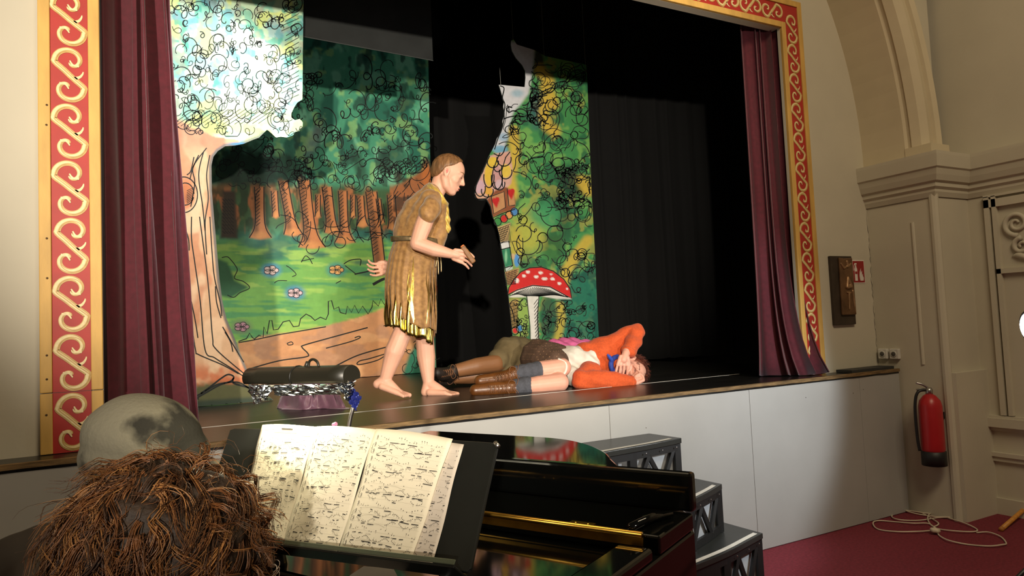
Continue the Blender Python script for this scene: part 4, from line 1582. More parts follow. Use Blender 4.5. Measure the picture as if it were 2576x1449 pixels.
# what the actor holds
stick = thing('wooden_stick', 'short brown wooden stick with an orange end held out by the actor', 'stick', A(1178, 642, -.2))
k0, k1 = A(1163, 620, -.214), A(1192, 661, -.214)
ax = (k1 - k0).normalized()
M_ = frame_M(ax, E3)
M4 = Matrix.Translation(k0) @ M_.to_4x4()
LL = (k1 - k0).length
MB().box((0, -.014, -.018), (LL, .014, .018), M=M4).build('shaft', mat('stick_wood', S(128, 84, 40), .55, var=.35, scale=20, stretch=(.3, 4, 4)), stick, bevel=.005)
MB().box((-.006, -.012, -.014), (.012, .010, .019), M=M4).build('end_cap', mat('stick_orange', S(214, 112, 50), .5), stick, bevel=.004)
MB().box((.03, -.0155, -.008), (LL - .01, -.013, .006), M=M4).build('strip', mat('stick_gold', S(188, 140, 70), .5), stick, bevel=.001)

# ---- actor lying in front, orange cardigan
NB = Vector((.196, .98, 0)).normalized()
TB = Vector((.98, -.196, 0)).normalized()
Q0 = Vector((2.2, .55, 0))


def B(px, py, d=0.0):
    return onP(px, py, Q0 + NB * d, NB)


orange = mat('orange_knit', S(206, 84, 34), .85, var=.14, scale=90, sheen=.08, bump=.25, bscale=260)
lying = thing('person', 'actor in an orange cardigan lying on the stage with a hand over the face', 'person', (Q0.x, Q0.y, STAGE))
b = MB()
# legs: knees toward the audience, shins to the left
limb(b, [B(1370, 905, .30), B(1414, 924, .04), B(1360, 931, .07), B(1295, 941, .11)], [.085, .056, .055, .04])
limb(b, [B(1372, 930, .28), B(1408, 962, -.02), B(1355, 968, .0), B(1295, 975, .03)], [.085, .055, .054, .04])
limb(b, [B(1365, 912, .33), B(1440, 915, .28), B(1510, 915, .22)], [.115, .10, .11])
limb(b, [B(1515, 915, .20), B(1548, 922, .16), B(1565, 926, .14)], [.07, .05, .05])
# head on its side, crown to the right, face to the audience
HB = B(1586, 930, .13)
hf2 = (-NB * .9 - Zv * .25 - TB * .15).normalized()
hu2 = (TB * .95 - Zv * .25).normalized()
M2 = Matrix((hf2, hu2.cross(hf2), hu2)).transposed()
hp = lambda f, s_, u_: HB + M2 @ Vector((f, s_, u_))
head_parts(b, hp, M2, 1.0)
# raised arm, the hand hanging down over the face
limb(b, [B(1535, 880, .18), B(1602, 832, .14), B(1576, 886, .0)], [.05, .04, .028])
hand(b, B(1574, 889, -.01), B(1568, 905, -.03), NB * .75 - Zv * .2 + TB * .2, Zv * -.97 - TB * .2, TB * .95 - Zv * .15, (.12, .3, .3), L=.078, r=.0079, spread=.0225,
     thumb=[TB * .03 + Zv * .01, TB * .038 - Zv * .03, TB * .032 - Zv * .055])
# lower arm along the floor
limb(b, [B(1490, 945, .10), B(1462, 958, .0), B(1590, 962, -.02)], [.05, .042, .028])
hand(b, B(1590, 960, -.02), B(1600, 956, -.01), NB * .4 + Zv * .4 - TB * .8, TB * .75 + Zv * .5, Zv * -.6 + TB * .3 - NB * .7, (.7, .9, .6), L=.064, r=.0079, spread=.0225,
     thumb=[Zv * .02, Zv * .03 + TB * .012, Zv * .022 + TB * .03])
fuse(b, 'body', skin_pink, lying, .0036, 3, soft=[(HB, .15, 14), (B(1340, 950), .25, 6)])
h = MB()
h.add(*sphere_mesh(hp(-.022, 0, .03), (.088, .086, .088), M2, 22, 14))
h.add(*sphere_mesh(hp(-.055, 0, -.02), (.06, .08, .08), M2, 22, 14))
aub = mat('auburn_hair', S(96, 44, 30), .6, var=.4, scale=60, bump=.4, bscale=120)
hl_ = fuse(h, 'hair', aub, lying, .006, 2)
sm_ = MB()
strands(sm_, hp(-.02, 0, .03), (.088, .088, .088), 120, 8, 31, -.8, (.04, .08), (.0005, .001), (.003, .008), TB * .6)
sm_.build('strands', [aub, aub, mat('auburn_light', S(140, 76, 50), .5)], hl_, True)['kind'] = 'stuff'
face_trim(lying, hp, M2, 1.0, mat('auburn_hair', (0, 0, 0)), lipm, darkm, mat('ear_red', (0, 0, 0)), .004)

c = MB()
limb(c, [B(1478, 908, .24), B(1520, 905, .20), B(1540, 898, .19)], [.122, .125, .10])
limb(c, [B(1500, 880, .22), B(1540, 872, .17), B(1570, 850, .16), B(1598, 836, .14)], [.075, .074, .064, .058])
limb(c, [B(1601, 834, .14), B(1594, 858, .08), B(1583, 880, .02)], [.056, .053, .050])
limb(c, [B(1485, 935, .10), B(1470, 948, .03), B(1475, 958, .0)], [.07, .065, .055])
limb(c, [B(1462, 955, .0), B(1500, 956, -.02), B(1545, 958, -.02), B(1582, 962, -.02)], [.06, .062, .054, .044])


def knit(co):
    a = co @ np.array(TB)
    return .0035 * np.sin(a * 30 + co[:, 2] * 75 + 2 * np.sin(co[:, 1] * 9)) + .0015 * np.sin(a * 80 - co[:, 2] * 30)


fuse(c, 'cardigan', orange, lying, .006, 5, knit)
MB().tube([B(1582, 884, .012), B(1580, 888, .006)], [.047, .046], 18).build('cuff', orange, lying, True)
MB().tube([B(1584, 961, -.02), B(1589, 962, -.02)], [.042, .041], 18).build('cuff', orange, lying, True)
c = MB()
limb(c, [B(1418, 915, .30), B(1450, 915, .24), B(1478, 918, .18)], [.112, .118, .10])
limb(c, [B(1440, 945, .14), B(1462, 960, .08)], [.06, .045])
fuse(c, 'shirt', mat('white_shirt', S(222, 214, 202), .8, var=.06, bump=.1), lying, .007, 5, lambda co: .004 * np.sin(co[:, 0] * 90 + co[:, 2] * 55))
# breeches with small pale dots
br = mat('dotted_breeches', S(84, 62, 48), .85, var=.18, scale=30, bump=.15, bscale=200)
nt = br.node_tree
vo = nt.nodes.new('ShaderNodeTexVoronoi')
vo.inputs['Scale'].default_value = 62
vo.inputs['Randomness'].default_value = .12
tcn = nt.nodes.new('ShaderNodeTexCoord')
nt.links.new(tcn.outputs['Object'], vo.inputs['Vector'])
cr = nt.nodes.new('ShaderNodeValToRGB')
cr.color_ramp.elements[0].position = .16
cr.color_ramp.elements[0].color = (1, 1, 1, 1)
cr.color_ramp.elements[1].position = .22
cr.color_ramp.elements[1].color = (0, 0, 0, 1)
nt.links.new(vo.outputs['Distance'], cr.inputs[0])
mx = nt.nodes.new('ShaderNodeMix')
mx.data_type = 'RGBA'
nt.links.new(cr.outputs[0], mx.inputs[0])
bs = nt.nodes['Principled BSDF']
src = bs.inputs['Base Color'].links[0].from_socket
nt.links.new(src, mx.inputs[6])
mx.inputs[7].default_value = S(168, 130, 96) + (1,)
nt.links.new(mx.outputs[2], bs.inputs['Base Color'])
c = MB()
limb(c, [B(1358, 902, .33), B(1375, 905, .22), B(1398, 914, .11)], [.128, .112, .088])
limb(c, [B(1360, 925, .30), B(1385, 938, .16), B(1400, 952, .06)], [.11, .09, .068])
limb(c, [B(1358, 902, .33), B(1405, 910, .31)], [.125, .112])
fuse(c, 'breeches', br, lying, .007, 6, lambda co: .003 * np.sin(co[:, 0] * 60 + co[:, 2] * 60))
cuffm = mat('white_shirt', (0, 0, 0))
MB().tube(smooth_path([B(1404, 903, .03), B(1422, 913, .0), B(1424, 930, -.01), B(1416, 945, .0)], 4), .008, 8).build('knee_band', cuffm, lying, True)
MB().tube(smooth_path([B(1400, 944, -.02), B(1414, 955, -.06), B(1412, 972, -.06), B(1396, 980, -.04)], 4), .008, 8).build('knee_band', cuffm, lying, True)
sockm = mat('grey_sock', S(76, 78, 86), .9, var=.15, scale=80, bump=.3, bscale=200)
for (a, b_, d0, d1) in (((1358, 931.5), (1300, 940), .07, .11), ((1324, 971), (1296, 975), .015, .03)):
    c = MB()
    limb(c, [B(*a, d0), B(*b_, d1)], [.0565, .050])
    fuse(c, 'sock', sockm, lying, .006, 3, lambda co: .0018 * np.sin(co[:, 0] * 160))
boot = mat('brown_boot', S(98, 58, 24), .35, var=.35, scale=16, bump=.15, bscale=40, coat=.3)
lace = mat('boot_lace', S(120, 80, 52), .7)


def boot_on(fn, root, ank, heel, toe, d0, d1, mb_mat, lacem):
    c = MB()
    an, he, to = fn(*ank, d0), fn(*heel, d0), fn(*toe, d1)
    mid = he.lerp(to, .55)
    limb(c, [an, an.lerp(he, .6), he], [.05, .048, .042])
    limb(c, [an.lerp(he, .5), mid, to], [.046, .044, .036])
    limb(c, [he, mid, to], [.036, .04, .036])
    bo = fuse(c, 'boot', mb_mat, root, .006, 4)
    lm = MB()
    out = (CAM - mid).normalized()
    dir_ = (to - an).normalized()
    up_ = out.cross(dir_).normalized()
    for i in range(6):
        q = an.lerp(mid, .05 + i * .17) + out * .049
        lm.tube([q - up_ * .022, q + out * .003, q + up_ * .022 + dir_ * .012], .0022, 5)
        lm.tube([q - up_ * .022 + dir_ * .012, q + out * .003, q + up_ * .022], .0022, 5)
    q = an + out * .05
    for s_ in (-1, 1):
        lm.tube(smooth_path([q, q + up_ * .03 * s_ - dir_ * .02 + out * .01, q + up_ * .045 * s_ + dir_ * .01, q + up_ * .01 * s_ + dir_ * .03], 4), .002, 5)
        lm.tube([q, q - dir_ * .03 + up_ * .02 * s_, q - dir_ * .04 + up_ * .05 * s_], .002, 5)
    lm.build('laces', lacem, bo, True)
    return bo


boot_on(B, lying, (1292, 941), (1285, 952), (1208, 958), .11, .10, boot, lace)
boot_on(B, lying, (1288, 976), (1270, 976), (1196, 982), .03, .05, boot, lace)
bl = mat('blue_scarf', S(44, 74, 170), .6, var=.2)
c = MB()
limb(c, smooth_path([B(1553, 897, .06), B(1541, 903, .03), B(1537, 918, .03), B(1543, 935, .04), B(1553, 944, .06)], 3), [.016] * 13)
limb(c, [B(1539, 906, .02), B(1533, 898, .0), B(1529, 893, -.01)], [.014, .012, .008])
fuse(c, 'neckerchief', bl, lying, .005, 3)

# ---- actor lying behind
lying2 = thing('person', 'actor in olive shorts and dark boots lying behind the orange cardigan', 'person', B(1330, 950, .8) * 1.0)
lying2.location.z = STAGE
b = MB()
limb(b, [B(1300, 895, .78), B(1248, 914, .60), B(1200, 921, .58), B(1140, 934, .58)], [.09, .06, .056, .042])
limb(b, [B(1305, 920, .78), B(1252, 940, .66), B(1180, 946, .7), B(1130, 950, .72)], [.09, .06, .054, .042])
limb(b, [B(1310, 905, .82), B(1420, 900, .80), B(1500, 905, .74), B(1535, 912, .72)], [.12, .105, .11, .05])
b.add(*sphere_mesh(B(1565, 912, .70), (.09, .08, .085)))
limb(b, [B(1470, 885, .74), B(1440, 930, .6), B(1490, 940, .52)], [.05, .042, .03])
fuse(b, 'body', skinmat('tights', S(140, 96, 62)), lying2, .007, 5)
c = MB()
limb(c, [B(1300, 893, .80), B(1282, 892, .72), B(1258, 905, .64)], [.135, .125, .085])
limb(c, [B(1300, 915, .80), B(1268, 925, .66)], [.11, .08])
limb(c, [B(1300, 893, .80), B(1345, 895, .82)], [.132, .115])
c.add(*sphere_mesh(B(1252, 910, .62), .07))


def olive_d(co):
    return .004 * np.sin(co[:, 0] * 70 - co[:, 2] * 30 + 2 * np.sin(co[:, 1] * 12))


fuse(c, 'shorts', mat('olive_cloth', S(108, 94, 64), .85, var=.14, scale=20, bump=.15, bscale=180), lying2, .008, 5, olive_d)
c = MB()
limb(c, [B(1350, 898, .82), B(1430, 892, .80), B(1500, 900, .76)], [.11, .125, .12])
limb(c, [B(1432, 882, .74), B(1470, 878, .72)], [.07, .06])
fuse(c, 'pink_top', mat('pink_cloth', S(216, 104, 160), .8, var=.12, scale=40), lying2, .008, 4, lambda co: .006 * np.sin(co[:, 0] * 85 + co[:, 2] * 70))
c = MB()
c.add(*sphere_mesh(B(1575, 908, .72), (.1, .09, .095)))
fuse(c, 'hair', mat('brown_hair', (0, 0, 0)), lying2, .008, 3)
db = mat('dark_boot', S(40, 32, 28), .5, var=.3, scale=18)
boot_on(B, lying2, (1140, 935), (1128, 945), (1098, 938), .58, .50, db, lace)
boot_on(B, lying2, (1132, 950), (1120, 955), (1092, 952), .72, .70, db, lace)
# crumpled cloth on the stage
cl0, cl1 = onZ(705, 1030, STAGE), onZ(872, 1026, STAGE)
cc = (cl0 + cl1) / 2
dx_, dy_ = (cl1 - cl0), Vector((.02, .22, 0))


def cloth(u, v):
    x_, y2 = u * 2 - 1, v * 2 - 1
    fall = max(0.0, 1 - (abs(x_) ** 2.6 + abs(y2) ** 2.2)) ** .8
    a_ = np.array([u * 5.2 + .8 * sin(v * 5)])
    b_ = np.array([v * 2.6 + .7 * sin(u * 7)])
    n1 = 1 - abs(2 * float(fbm(a_, b_, 0, 2)[0]) - 1)
    n2 = 1 - abs(2 * float(fbm(a_ * 2.3 + 9, b_ * 2.1, 1, 2)[0]) - 1)
    h_ = fall * (.010 + .13 * max(0, n1 - .55) * 1.9 + .06 * max(0, n2 - .55) * 1.8)
    w_ = .012 * sin(17 * u + 3 * v) * fall
    p_ = cl0 - dy_ * .25 + dx_ * (u + .03 * sin(9 * v)) + dy_ * (v + .12 * sin(11 * u + 1))
    return Vector((p_.x + w_, p_.y + w_, STAGE + .0015 + h_ * 1.15))


pc = MB().grid(cloth, 90, 44).build('crumpled_cloth', mat('mauve_satin', S(104, 72, 88), .36, var=.2, scale=20, sheen=.2), None, True, solid=.0015)
tag(pc, 'crumpled mauve satin cloth lying on the stage behind the lamp', 'cloth')

# ------------------------------------------------------------------ steps against the stage front
stepm = mat('black_step', S(40, 42, 40), .35, var=.25, scale=6)
stepd = mat('black_frame', S(20, 20, 20), .5)
lightm = mat('pale_sheet', S(168, 172, 176), .6)
tapem = mat('white_nosing', S(216, 214, 206), .6)
steps = thing('stage_steps', 'black wooden steps with white nosing strips and lattice risers against the stage front', 'steps', (2.0, -.4, 0))
TR = [(.73, [(1.30, -.50), (1.86, -.436), (2.12, -.412), (2.335, -.378)]), (.50, [(1.30, -.78), (1.70, -.74), (2.03, -.655), (2.30, -.555), (2.50, -.46)]), (.27, [(1.30, -.92), (1.70, -.84), (1.98, -.745), (2.30, -.675), (2.50, -.615), (2.63, -.575)])]
for i, (z, fr) in enumerate(TR):
    P = smooth_path(fr, 6)
    xr = fr[-1][0]
    poly = [(p[0], p[1], z - .025) for p in P] + [(xr - .02, YA - .004, z - .025), (fr[0][0], YA - .004, z - .025)]
    td = MB().prism(poly, (0, 0, .025)).build('tread', stepm, steps, bevel=.002)
    nm = MB()
    n0 = [(p[0] + .0, p[1] + .014) for p in P if p[0] < xr - .03]
    vs_, fs_ = [], []
    for (x, y_) in n0:
        vs_ += [(x, y_, z + .0012), (x, y_ + .026, z + .0012)]
    nm.add(vs_, [(2 * j, 2 * j + 1, 2 * j + 3, 2 * j + 2) for j in range(len(n0) - 1)])
    nm.build('nosing_strip', tapem, td)
    zb = TR[i + 1][0] if i < 2 else 0.0
    # riser frame: rails and zig-zag bars near the end, solid board toward the piano
    rz0, rz1 = zb + .002, z - .026
    fr_ = MB()
    ins = [(p[0], p[1] + .012) for p in P]

    def bar(a, b_, w_=.014):
        A_, B_ = Vector(a), Vector(b_)
        d_ = (B_ - A_).normalized()
        sd = d_.cross(Vector((0, 1, 0))).normalized() * w_
        fr_.prism([A_ - sd, B_ - sd, B_ + sd, A_ + sd], (0, .016, 0))

    def at_x(x):
        for q in range(len(ins) - 1):
            if ins[q][0] <= x <= ins[q + 1][0]:
                f = (x - ins[q][0]) / (ins[q + 1][0] - ins[q][0])
                return lerp(ins[q][1], ins[q + 1][1], f)
        return ins[-1][1]
    x_s = xr - .42
    for (a_, b_) in zip(ins[:-1], ins[1:]):
        if a_[0] < x_s:
            fr_.prism([(a_[0], a_[1], rz0), (b_[0], b_[1], rz0), (b_[0], b_[1], rz1), (a_[0], a_[1], rz1)], (0, .012, 0))
        else:
            for (q0, q1) in ((rz0, rz0 + .035), (rz1 - .035, rz1)):
                fr_.prism([(a_[0], a_[1], q0), (b_[0], b_[1], q0), (b_[0], b_[1], q1), (a_[0], a_[1], q1)], (0, .016, 0))
    zig = [x_s, xr - .30, xr - .22, xr - .13, xr - .05]
    for j in range(len(zig) - 1):
        x0_, x1_ = zig[j], zig[j + 1]
        za, zb2 = (rz0 + .03, rz1 - .03) if j % 2 else (rz1 - .03, rz0 + .03)
        if j == 0:
            continue
        bar((x0_, at_x(x0_), za), (x1_, at_x(x1_), zb2), .0095)
    bar((xr - .018, at_x(xr - .018), rz0), (xr - .018, at_x(xr - .018), rz1), .018)
    bar((zig[1] - .02, at_x(zig[1] - .02), rz0), (zig[1] - .02, at_x(zig[1] - .02), rz1), .02)
    fr_.build('riser_frame', stepd, steps)
    bk = MB()
    for (a_, b_) in zip(ins[:-1], ins[1:]):
        if b_[0] > x_s and b_[0] < xr - .01:
            bk.prism([(a_[0], a_[1] + .03, rz0 + .01), (b_[0], b_[1] + .03, rz0 + .01), (b_[0], b_[1] + .03, rz1 - .005), (a_[0], a_[1] + .03, rz1 - .005)], (0, .004, 0))
    bk.build('riser_backing', lightm, steps)
    yf = fr[-1][1]
    sd_ = MB()
    sd_.box((xr - .03, yf + .012, rz1 - .03), (xr - .008, YA - .004, rz1)).box((xr - .03, YA - .03, 0), (xr - .008, YA - .004, rz1))
    sd_.build('side_rail', stepd, steps)
    for q in (.04, .14, .25):
        MB().lathe([(.004, 0), (.003, .0015), (.001, .002)], (xr - q, at_x(xr - q) - .012, rz1 - .014), (0, -1, 0), 8).build('screw', mat('steel', S(190, 190, 188), .3, 1.0), steps)

# ------------------------------------------------------------------ piano
K_ = Vector((.469, -.883, 0)).normalized()
D_ = Vector((.883, .469, 0)).normalized()
L0 = Vector((.27, -.69, 0))
pk = lambda k, d, z: L0 + K_ * k + D_ * d + Vector((0, 0, z))
gloss = mat('piano_black', S(9, 10, 9), .06, var=.2, scale=4, spec=.45)
brass = mat('brass', S(196, 150, 62), .28, metal=1.0, var=.25, scale=20)
piano = thing('piano', 'glossy black grand piano with a brass hinge in front of the stage', 'piano', pk(.7, 0, 0))
KL = .25
case = [(0, -.60), (1.455, -.60), (1.455, .0), (1.43, .06), (1.33, .17), (1.22, .27), (1.14, .37), (1.06, .48), (.94, .585), (.80, .645), (.55, .65), (0, .65)]
cs = smooth_path(case[3:11], 5)
cp = [(KL, -.53), (1.455, -.53), (1.455, 0)] + [tuple(x) for x in cs] + [(KL, .65)]
MB().prism([pk(a, d, .60) for a, d in cp], (0, 0, .292)).build('case', gloss, piano, bevel=.006)
lid = [(KL, .028)] + [(1.42, .028)] + [(a - .022, d - .018) for a, d in [tuple(x) for x in cs]] + [(KL, .632)]
ld = MB().prism([pk(a, d, .915) for a, d in lid], (0, 0, .025)).build('lid', gloss, piano, bevel=.006)
MB().prism([pk(a - .008, d - .006, .895) for a, d in [(KL + .01, .03), (1.44, .03)] + [tuple(x) for x in cs] + [(KL + .01, .645)]], (0, 0, .016)).build('rim_edge', mat('rim_line', S(60, 50, 44), .2, coat=.5), piano, bevel=.005)
MB().prism([pk(KL, 0, .925), pk(1.455, 0, .925), pk(1.455, .026, .925), pk(KL, .026, .925)], (0, 0, .075)).build('front_rail', gloss, piano, bevel=.006)
MB().prism([pk(KL, -.170, .893), pk(1.455, -.170, .893), pk(1.455, .0, .893), pk(KL, .0, .893)], (0, 0, .032)).build('front_flap', gloss, piano, bevel=.004)
hl, hr = .32, 1.425
MB().tube([pk(hl, -.176, .926), pk(hr, -.176, .926)], .0055, 10).build('hinge', brass, piano, True)
MB().prism([pk(hl, -.1745, .905), pk(hr, -.1745, .905), pk(hr, -.1725, .921), pk(hl, -.1725, .921)], tuple(D_ * .001)).build('hinge_plate', brass, piano)
for kk in (1.01, 1.27):
    hp_ = MB().prism([pk(kk, -.172, .9255), pk(kk + .05, -.172, .9255), pk(kk + .05, -.148, .9255), pk(kk, -.148, .9255)], (0, 0, .0015)).build('hinge_leaf', brass, piano)
    for q in (.012, .038):
        MB().lathe([(.003, 0), (.002, .001)], pk(kk + q, -.158, .927), (0, 0, 1), 8).build('screw', brass, hp_)
MB().prism([pk(KL + .07, -.19, .893), pk(1.385, -.19, .893), pk(1.385, -.50, .870), pk(KL + .07, -.50, .870)], (0, 0, -.016)).build('keyboard_lid', gloss, piano, bevel=.003)
for (a, b_) in ((KL, KL + .065), (1.39, 1.455)):
    MB().prism([pk(a, -.53, .892), pk(b_, -.53, .892), pk(b_, -.20, .892), pk(a, -.20, .892)], (0, 0, .022)).build('cheek', gloss, piano, bevel=.006)
MB().tube([pk(1.40, -.17, .934), pk(1.41, -.10, .936), pk(1.43, -.05, .934)], [.008, .009, .006], 10).build('latch', gloss, piano, True)
for (a, d) in ((KL + .12, -.48), (1.33, -.48), (.6, .48)):
    MB().lathe([(.055, .60), (.06, .52), (.045, .48), (.035, .12), (.045, .08), (.03, .05), (.03, 0)], pk(a, d, 0), (0, 0, 1), 16).build('leg', gloss, piano, True)
lyre = MB()
for s_ in (-.06, .06):
    lyre.tube([pk(.72 + s_, -.40, .6), pk(.72 + s_ * .8, -.42, .12)], .012, 8)
lyre.prism([pk(.60, -.36, .09), pk(.84, -.36, .09), pk(.84, -.46, .09), pk(.60, -.46, .09)], (0, 0, .05))
lyre.build('pedal_lyre', gloss, piano)

# ------------------------------------------------------------------ music desk, music and lamp
TL, TRr, BR = Vector((.19, -1.34, 1.11)), Vector((.54, -1.95, 1.11)), Vector((.44, -2.05, .943))
ke = (TRr - TL).normalized()
ue = (TRr - BR)
ue = (ue - ke * ue.dot(ke)).normalized()
nD = ke.cross(ue).normalized()
if nD.dot(CAM - TRr) < 0:
    nD = -nD
DK = lambda px, py, o_=0.0: onP(px, py, TRr + nD * o_, nD)
deskm = mat('desk_black', S(30, 32, 30), .33, var=.25, scale=6)
desk = thing('music_desk', 'wide black music desk with rounded corners standing over the piano keyboard', 'music desk', DK(880, 1430))
dp = [(578, 1081), (590, 1077), (700, 1078), (900, 1090), (1236, 1112), (1248, 1117), (1250, 1126), (1218, 1270), (1184, 1430), (1174, 1440), (1000, 1418), (700, 1378), (500, 1352), (495, 1340)]
MB().prism([DK(*q) for q in dp], tuple(-nD * .007)).build('panel', deskm, desk, bevel=.002)
lp0, lp1 = DK(520, 1362), DK(1172, 1446)
ld_ = (lp1 - lp0)
MB().prism([lp0 - nD * .007, lp1 - nD * .007, lp1 + nD * .035, lp0 + nD * .035], tuple(-ue * .004)).build('ledge', deskm, desk, bevel=.001)
MB().prism([lp0 + nD * .035, lp1 + nD * .035, lp1 + nD * .037, lp0 + nD * .037], tuple(ue * .008)).build('lip', mat('lip', S(120, 130, 110), .3, .6), desk, bevel=.001)
for q in ((700, 1388), (1120, 1438)):
    p_ = DK(*q, -.006)
    MB().tube([p_, Vector((p_.x, p_.y, .872)) + D_ * .01], .011, 8).build('foot', deskm, desk, True)
for q in ((1250, 1118),):
    MB().tube([DK(1246, 1113, .002), DK(1254, 1124, .002)], .004, 8).build('corner_clip', mat('steel', (0, 0, 0)), desk, True)

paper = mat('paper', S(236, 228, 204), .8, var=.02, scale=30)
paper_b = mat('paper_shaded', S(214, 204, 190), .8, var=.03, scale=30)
inkm = mat('print_ink', S(46, 42, 38), .8)
inkl = mat('print_grey', S(150, 144, 130), .8)


def page(parent, c4, off, bulge, seed, systems=5, title=False, m=paper, dense=1.0):
    tl_, tr_, br_, bl_ = [np.array(q, float) for q in c4]
    T = [DK(*q, off) for q in (tl_, tr_, br_, bl_)]

    def P(u, v, o_=0.0):
        a = T[0].lerp(T[1], u)
        b_ = T[3].lerp(T[2], u)
        return a.lerp(b_, v) + nD * (bulge * (4 * u * (1 - u)) * (1 - .4 * v) + .0015 * sin(9 * v + 5 * u) + o_)
    pg = MB().grid(lambda u, v: P(u, v), 18, 18).build('page', m, parent, True, solid=.0003)
    rr = random.Random(seed)
    mb = MB()

    def strip(u0, v0, u1, v1, w_, mi=0, n=4):
        ribbon(mb, [(lerp(u0, u1, j / (n - 1)), lerp(v0, v1, j / (n - 1))) for j in range(n)], w_, lambda a, b_: P(a, b_, .0009), mi)

    def dot(u, v, s_=.006):
        mb.add([P(u - s_, v, .0009), P(u, v + s_ * .6, .0009), P(u + s_, v, .0009), P(u, v - s_ * .6, .0009)], [(0, 1, 2, 3)])
    y0 = .06
    if title:
        strip(.42, .045, .62, .043, .014)
        strip(.30, .075, .70, .072, .007, 1)
        strip(.08, .05, .3, .045, .006, 1)
        strip(.8, .095, .95, .093, .006, 1)
        y0 = .13
    hgt = (.96 - y0) / systems
    for s_ in range(systems):
        ys = y0 + s_ * hgt
        for row, fr in enumerate((.12, .46, .78)):
            yc = ys + hgt * fr
            if dense > .9:
                strip(.06, yc + .013, .97, yc + .013, .0007, 1, 8)
            # clef
            ribbon(mb, smooth_path([(.075, yc + .018), (.085, yc - .004), (.07, yc - .012), (.078, yc - .022), (.085, yc - .006), (.068, yc + .006)], 3), .004, lambda a, b_: P(a, b_, .0009))
            x = .13
            ph = rr.uniform(0, 6)
            while x < .95:
                run = rr.choice((3, 4, 6, 8)) if row else rr.choice((1, 2, 3))
                gap = .017 if row else .03
                if rr.random() < .82 * dense:
                    bw = run * gap
                    sl = rr.uniform(-.012, .012)
                    for q in range(run):
                        yy_ = yc + .015 * sin(ph + x * 22 + q * .55)
                        if x + q * gap < .96:
                            dot(x + q * gap, yy_, .0062)
                            if rr.random() < .35:
                                strip(x + q * gap + .004, yy_, x + q * gap + .004, yy_ + rr.choice((-1, 1)) * .018, .002, 0, 2)
                    if row and run > 2:
                        yb = yc + rr.choice((-.026, .027))
                        strip(x, yb, min(x + bw - gap, .96), yb + sl * .4, .0065, 0, 2)
                    if not row and rr.random() < .5:
                        strip(x, yc + .034, x + .03, yc + .034, .004, 1, 2)
                    x += bw + rr.uniform(.01, .035)
                else:
                    x += rr.uniform(.04, .12)
            if rr.random() < .5:
                xa = rr.uniform(.15, .4)
                xb = xa + rr.uniform(.2, .45)
                ribbon(mb, [(lerp(xa, xb, j / 9), yc - .028 - .014 * sin(pi * j / 9)) for j in range(10)], .0018, lambda a, b_: P(a, b_, .0009), 1)
        ribbon(mb, smooth_path([(.055, ys + hgt * .40), (.04, ys + hgt * .5), (.048, ys + hgt * .6), (.035, ys + hgt * .63), (.048, ys + hgt * .68), (.04, ys + hgt * .78), (.055, ys + hgt * .86)], 3), .004, lambda a, b_: P(a, b_, .0009))
    pr = mb.build('notation', [inkm, inkl], pg)
    pr['kind'] = 'stuff'
    return pg


bk_ = thing('music_booklet', 'open music booklet of printed scores lit by the lamp on the desk', 'sheet music', DK(850, 1393, .006))
page(bk_, [(660, 1069), (797, 1073), (712, 1374), (588, 1352)], .006, .004, 5, 6, True)
page(bk_, [(797, 1073), (945, 1079), (848, 1393), (712, 1374)], .0065, .004, 6, 5)
page(bk_, [(946, 1079), (1138, 1103), (1030, 1424), (850, 1394)], .007, .006, 7, 5)
ls = thing('music_sheet', 'loose music sheet sticking out behind the right page of the booklet', 'sheet music', DK(1090, 1430, .003))
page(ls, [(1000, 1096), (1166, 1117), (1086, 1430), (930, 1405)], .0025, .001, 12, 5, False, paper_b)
lf = onZ(935, 1446, .90)
pb = thing('music_sheet', 'pale sheet of paper lying on the piano below the desk ledge', 'sheet music', lf)
q4 = [onZ(880, 1449, .897), onZ(915, 1426, .897), onZ(990, 1432, .897), onZ(1010, 1470, .897), onZ(900, 1480, .897)]
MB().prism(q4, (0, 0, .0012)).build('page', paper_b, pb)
MB().tube([DK(838, 1069, .003), DK(846, 1066, .004)], .004, 6).build('sticky_tab', mat('pink_tab', S(226, 150, 190), .7), bk_)

lamp = thing('desk_lamp', 'black tubular music lamp lined with crinkled foil above the music desk', 'lamp', DK(880, 1075))
VP = lambda px, py, o_=0.0: onP(px, py, TRr + D_ * o_, D_)
a0, a1 = VP(632, 950), VP(884, 946)
axl = (a1 - a0).normalized()
hood = MB()
rh = .0215
outv = -D_
angs = np.linspace(-35, 195, 15)


def hoodp(f, ai, r_=rh):
    a = radians(angs[ai])
    return a0.lerp(a1, f) + Vector((outv.x * cos(a) * r_, outv.y * cos(a) * r_, sin(a) * r_))


hood.grid(lambda u, v: hoodp(u, min(int(round(v * 14)), 14)), 8, 15)
black_p = mat('lamp_black', S(34, 33, 26), .4, var=.15)
hood.build('hood', black_p, lamp, True, solid=.002)
for f in (0, 1):
    mb = MB()
    pts = [hoodp(f, i) for i in range(15)]
    mb.prism(pts, tuple(axl * (.003 if f else -.003)))
    mb.build('end_cap', black_p, lamp)
MB().tube([hoodp(.5, i, rh + .0015) for i in range(15)], .0018, 6).build('seam_band', mat('lamp_band', S(16, 16, 14), .4), lamp, True)
MB().tube(smooth_path([VP(776, 930), VP(778, 910), VP(788, 904), VP(799, 912), VP(802, 928)], 5), .0028, 8).build('handle', black_p, lamp, True)
MB().tube([VP(768, 928), VP(774, 911)], .0045, 8).build('clip', black_p, lamp, True)
foilm = mat('foil', S(190, 196, 204), .16, metal=1.0, var=.15, scale=30, bump=.15, bscale=40)
gel = mat('blue_gel', S(34, 44, 120), .25, metal=.3, var=.3, scale=40, bump=.4, bscale=60)
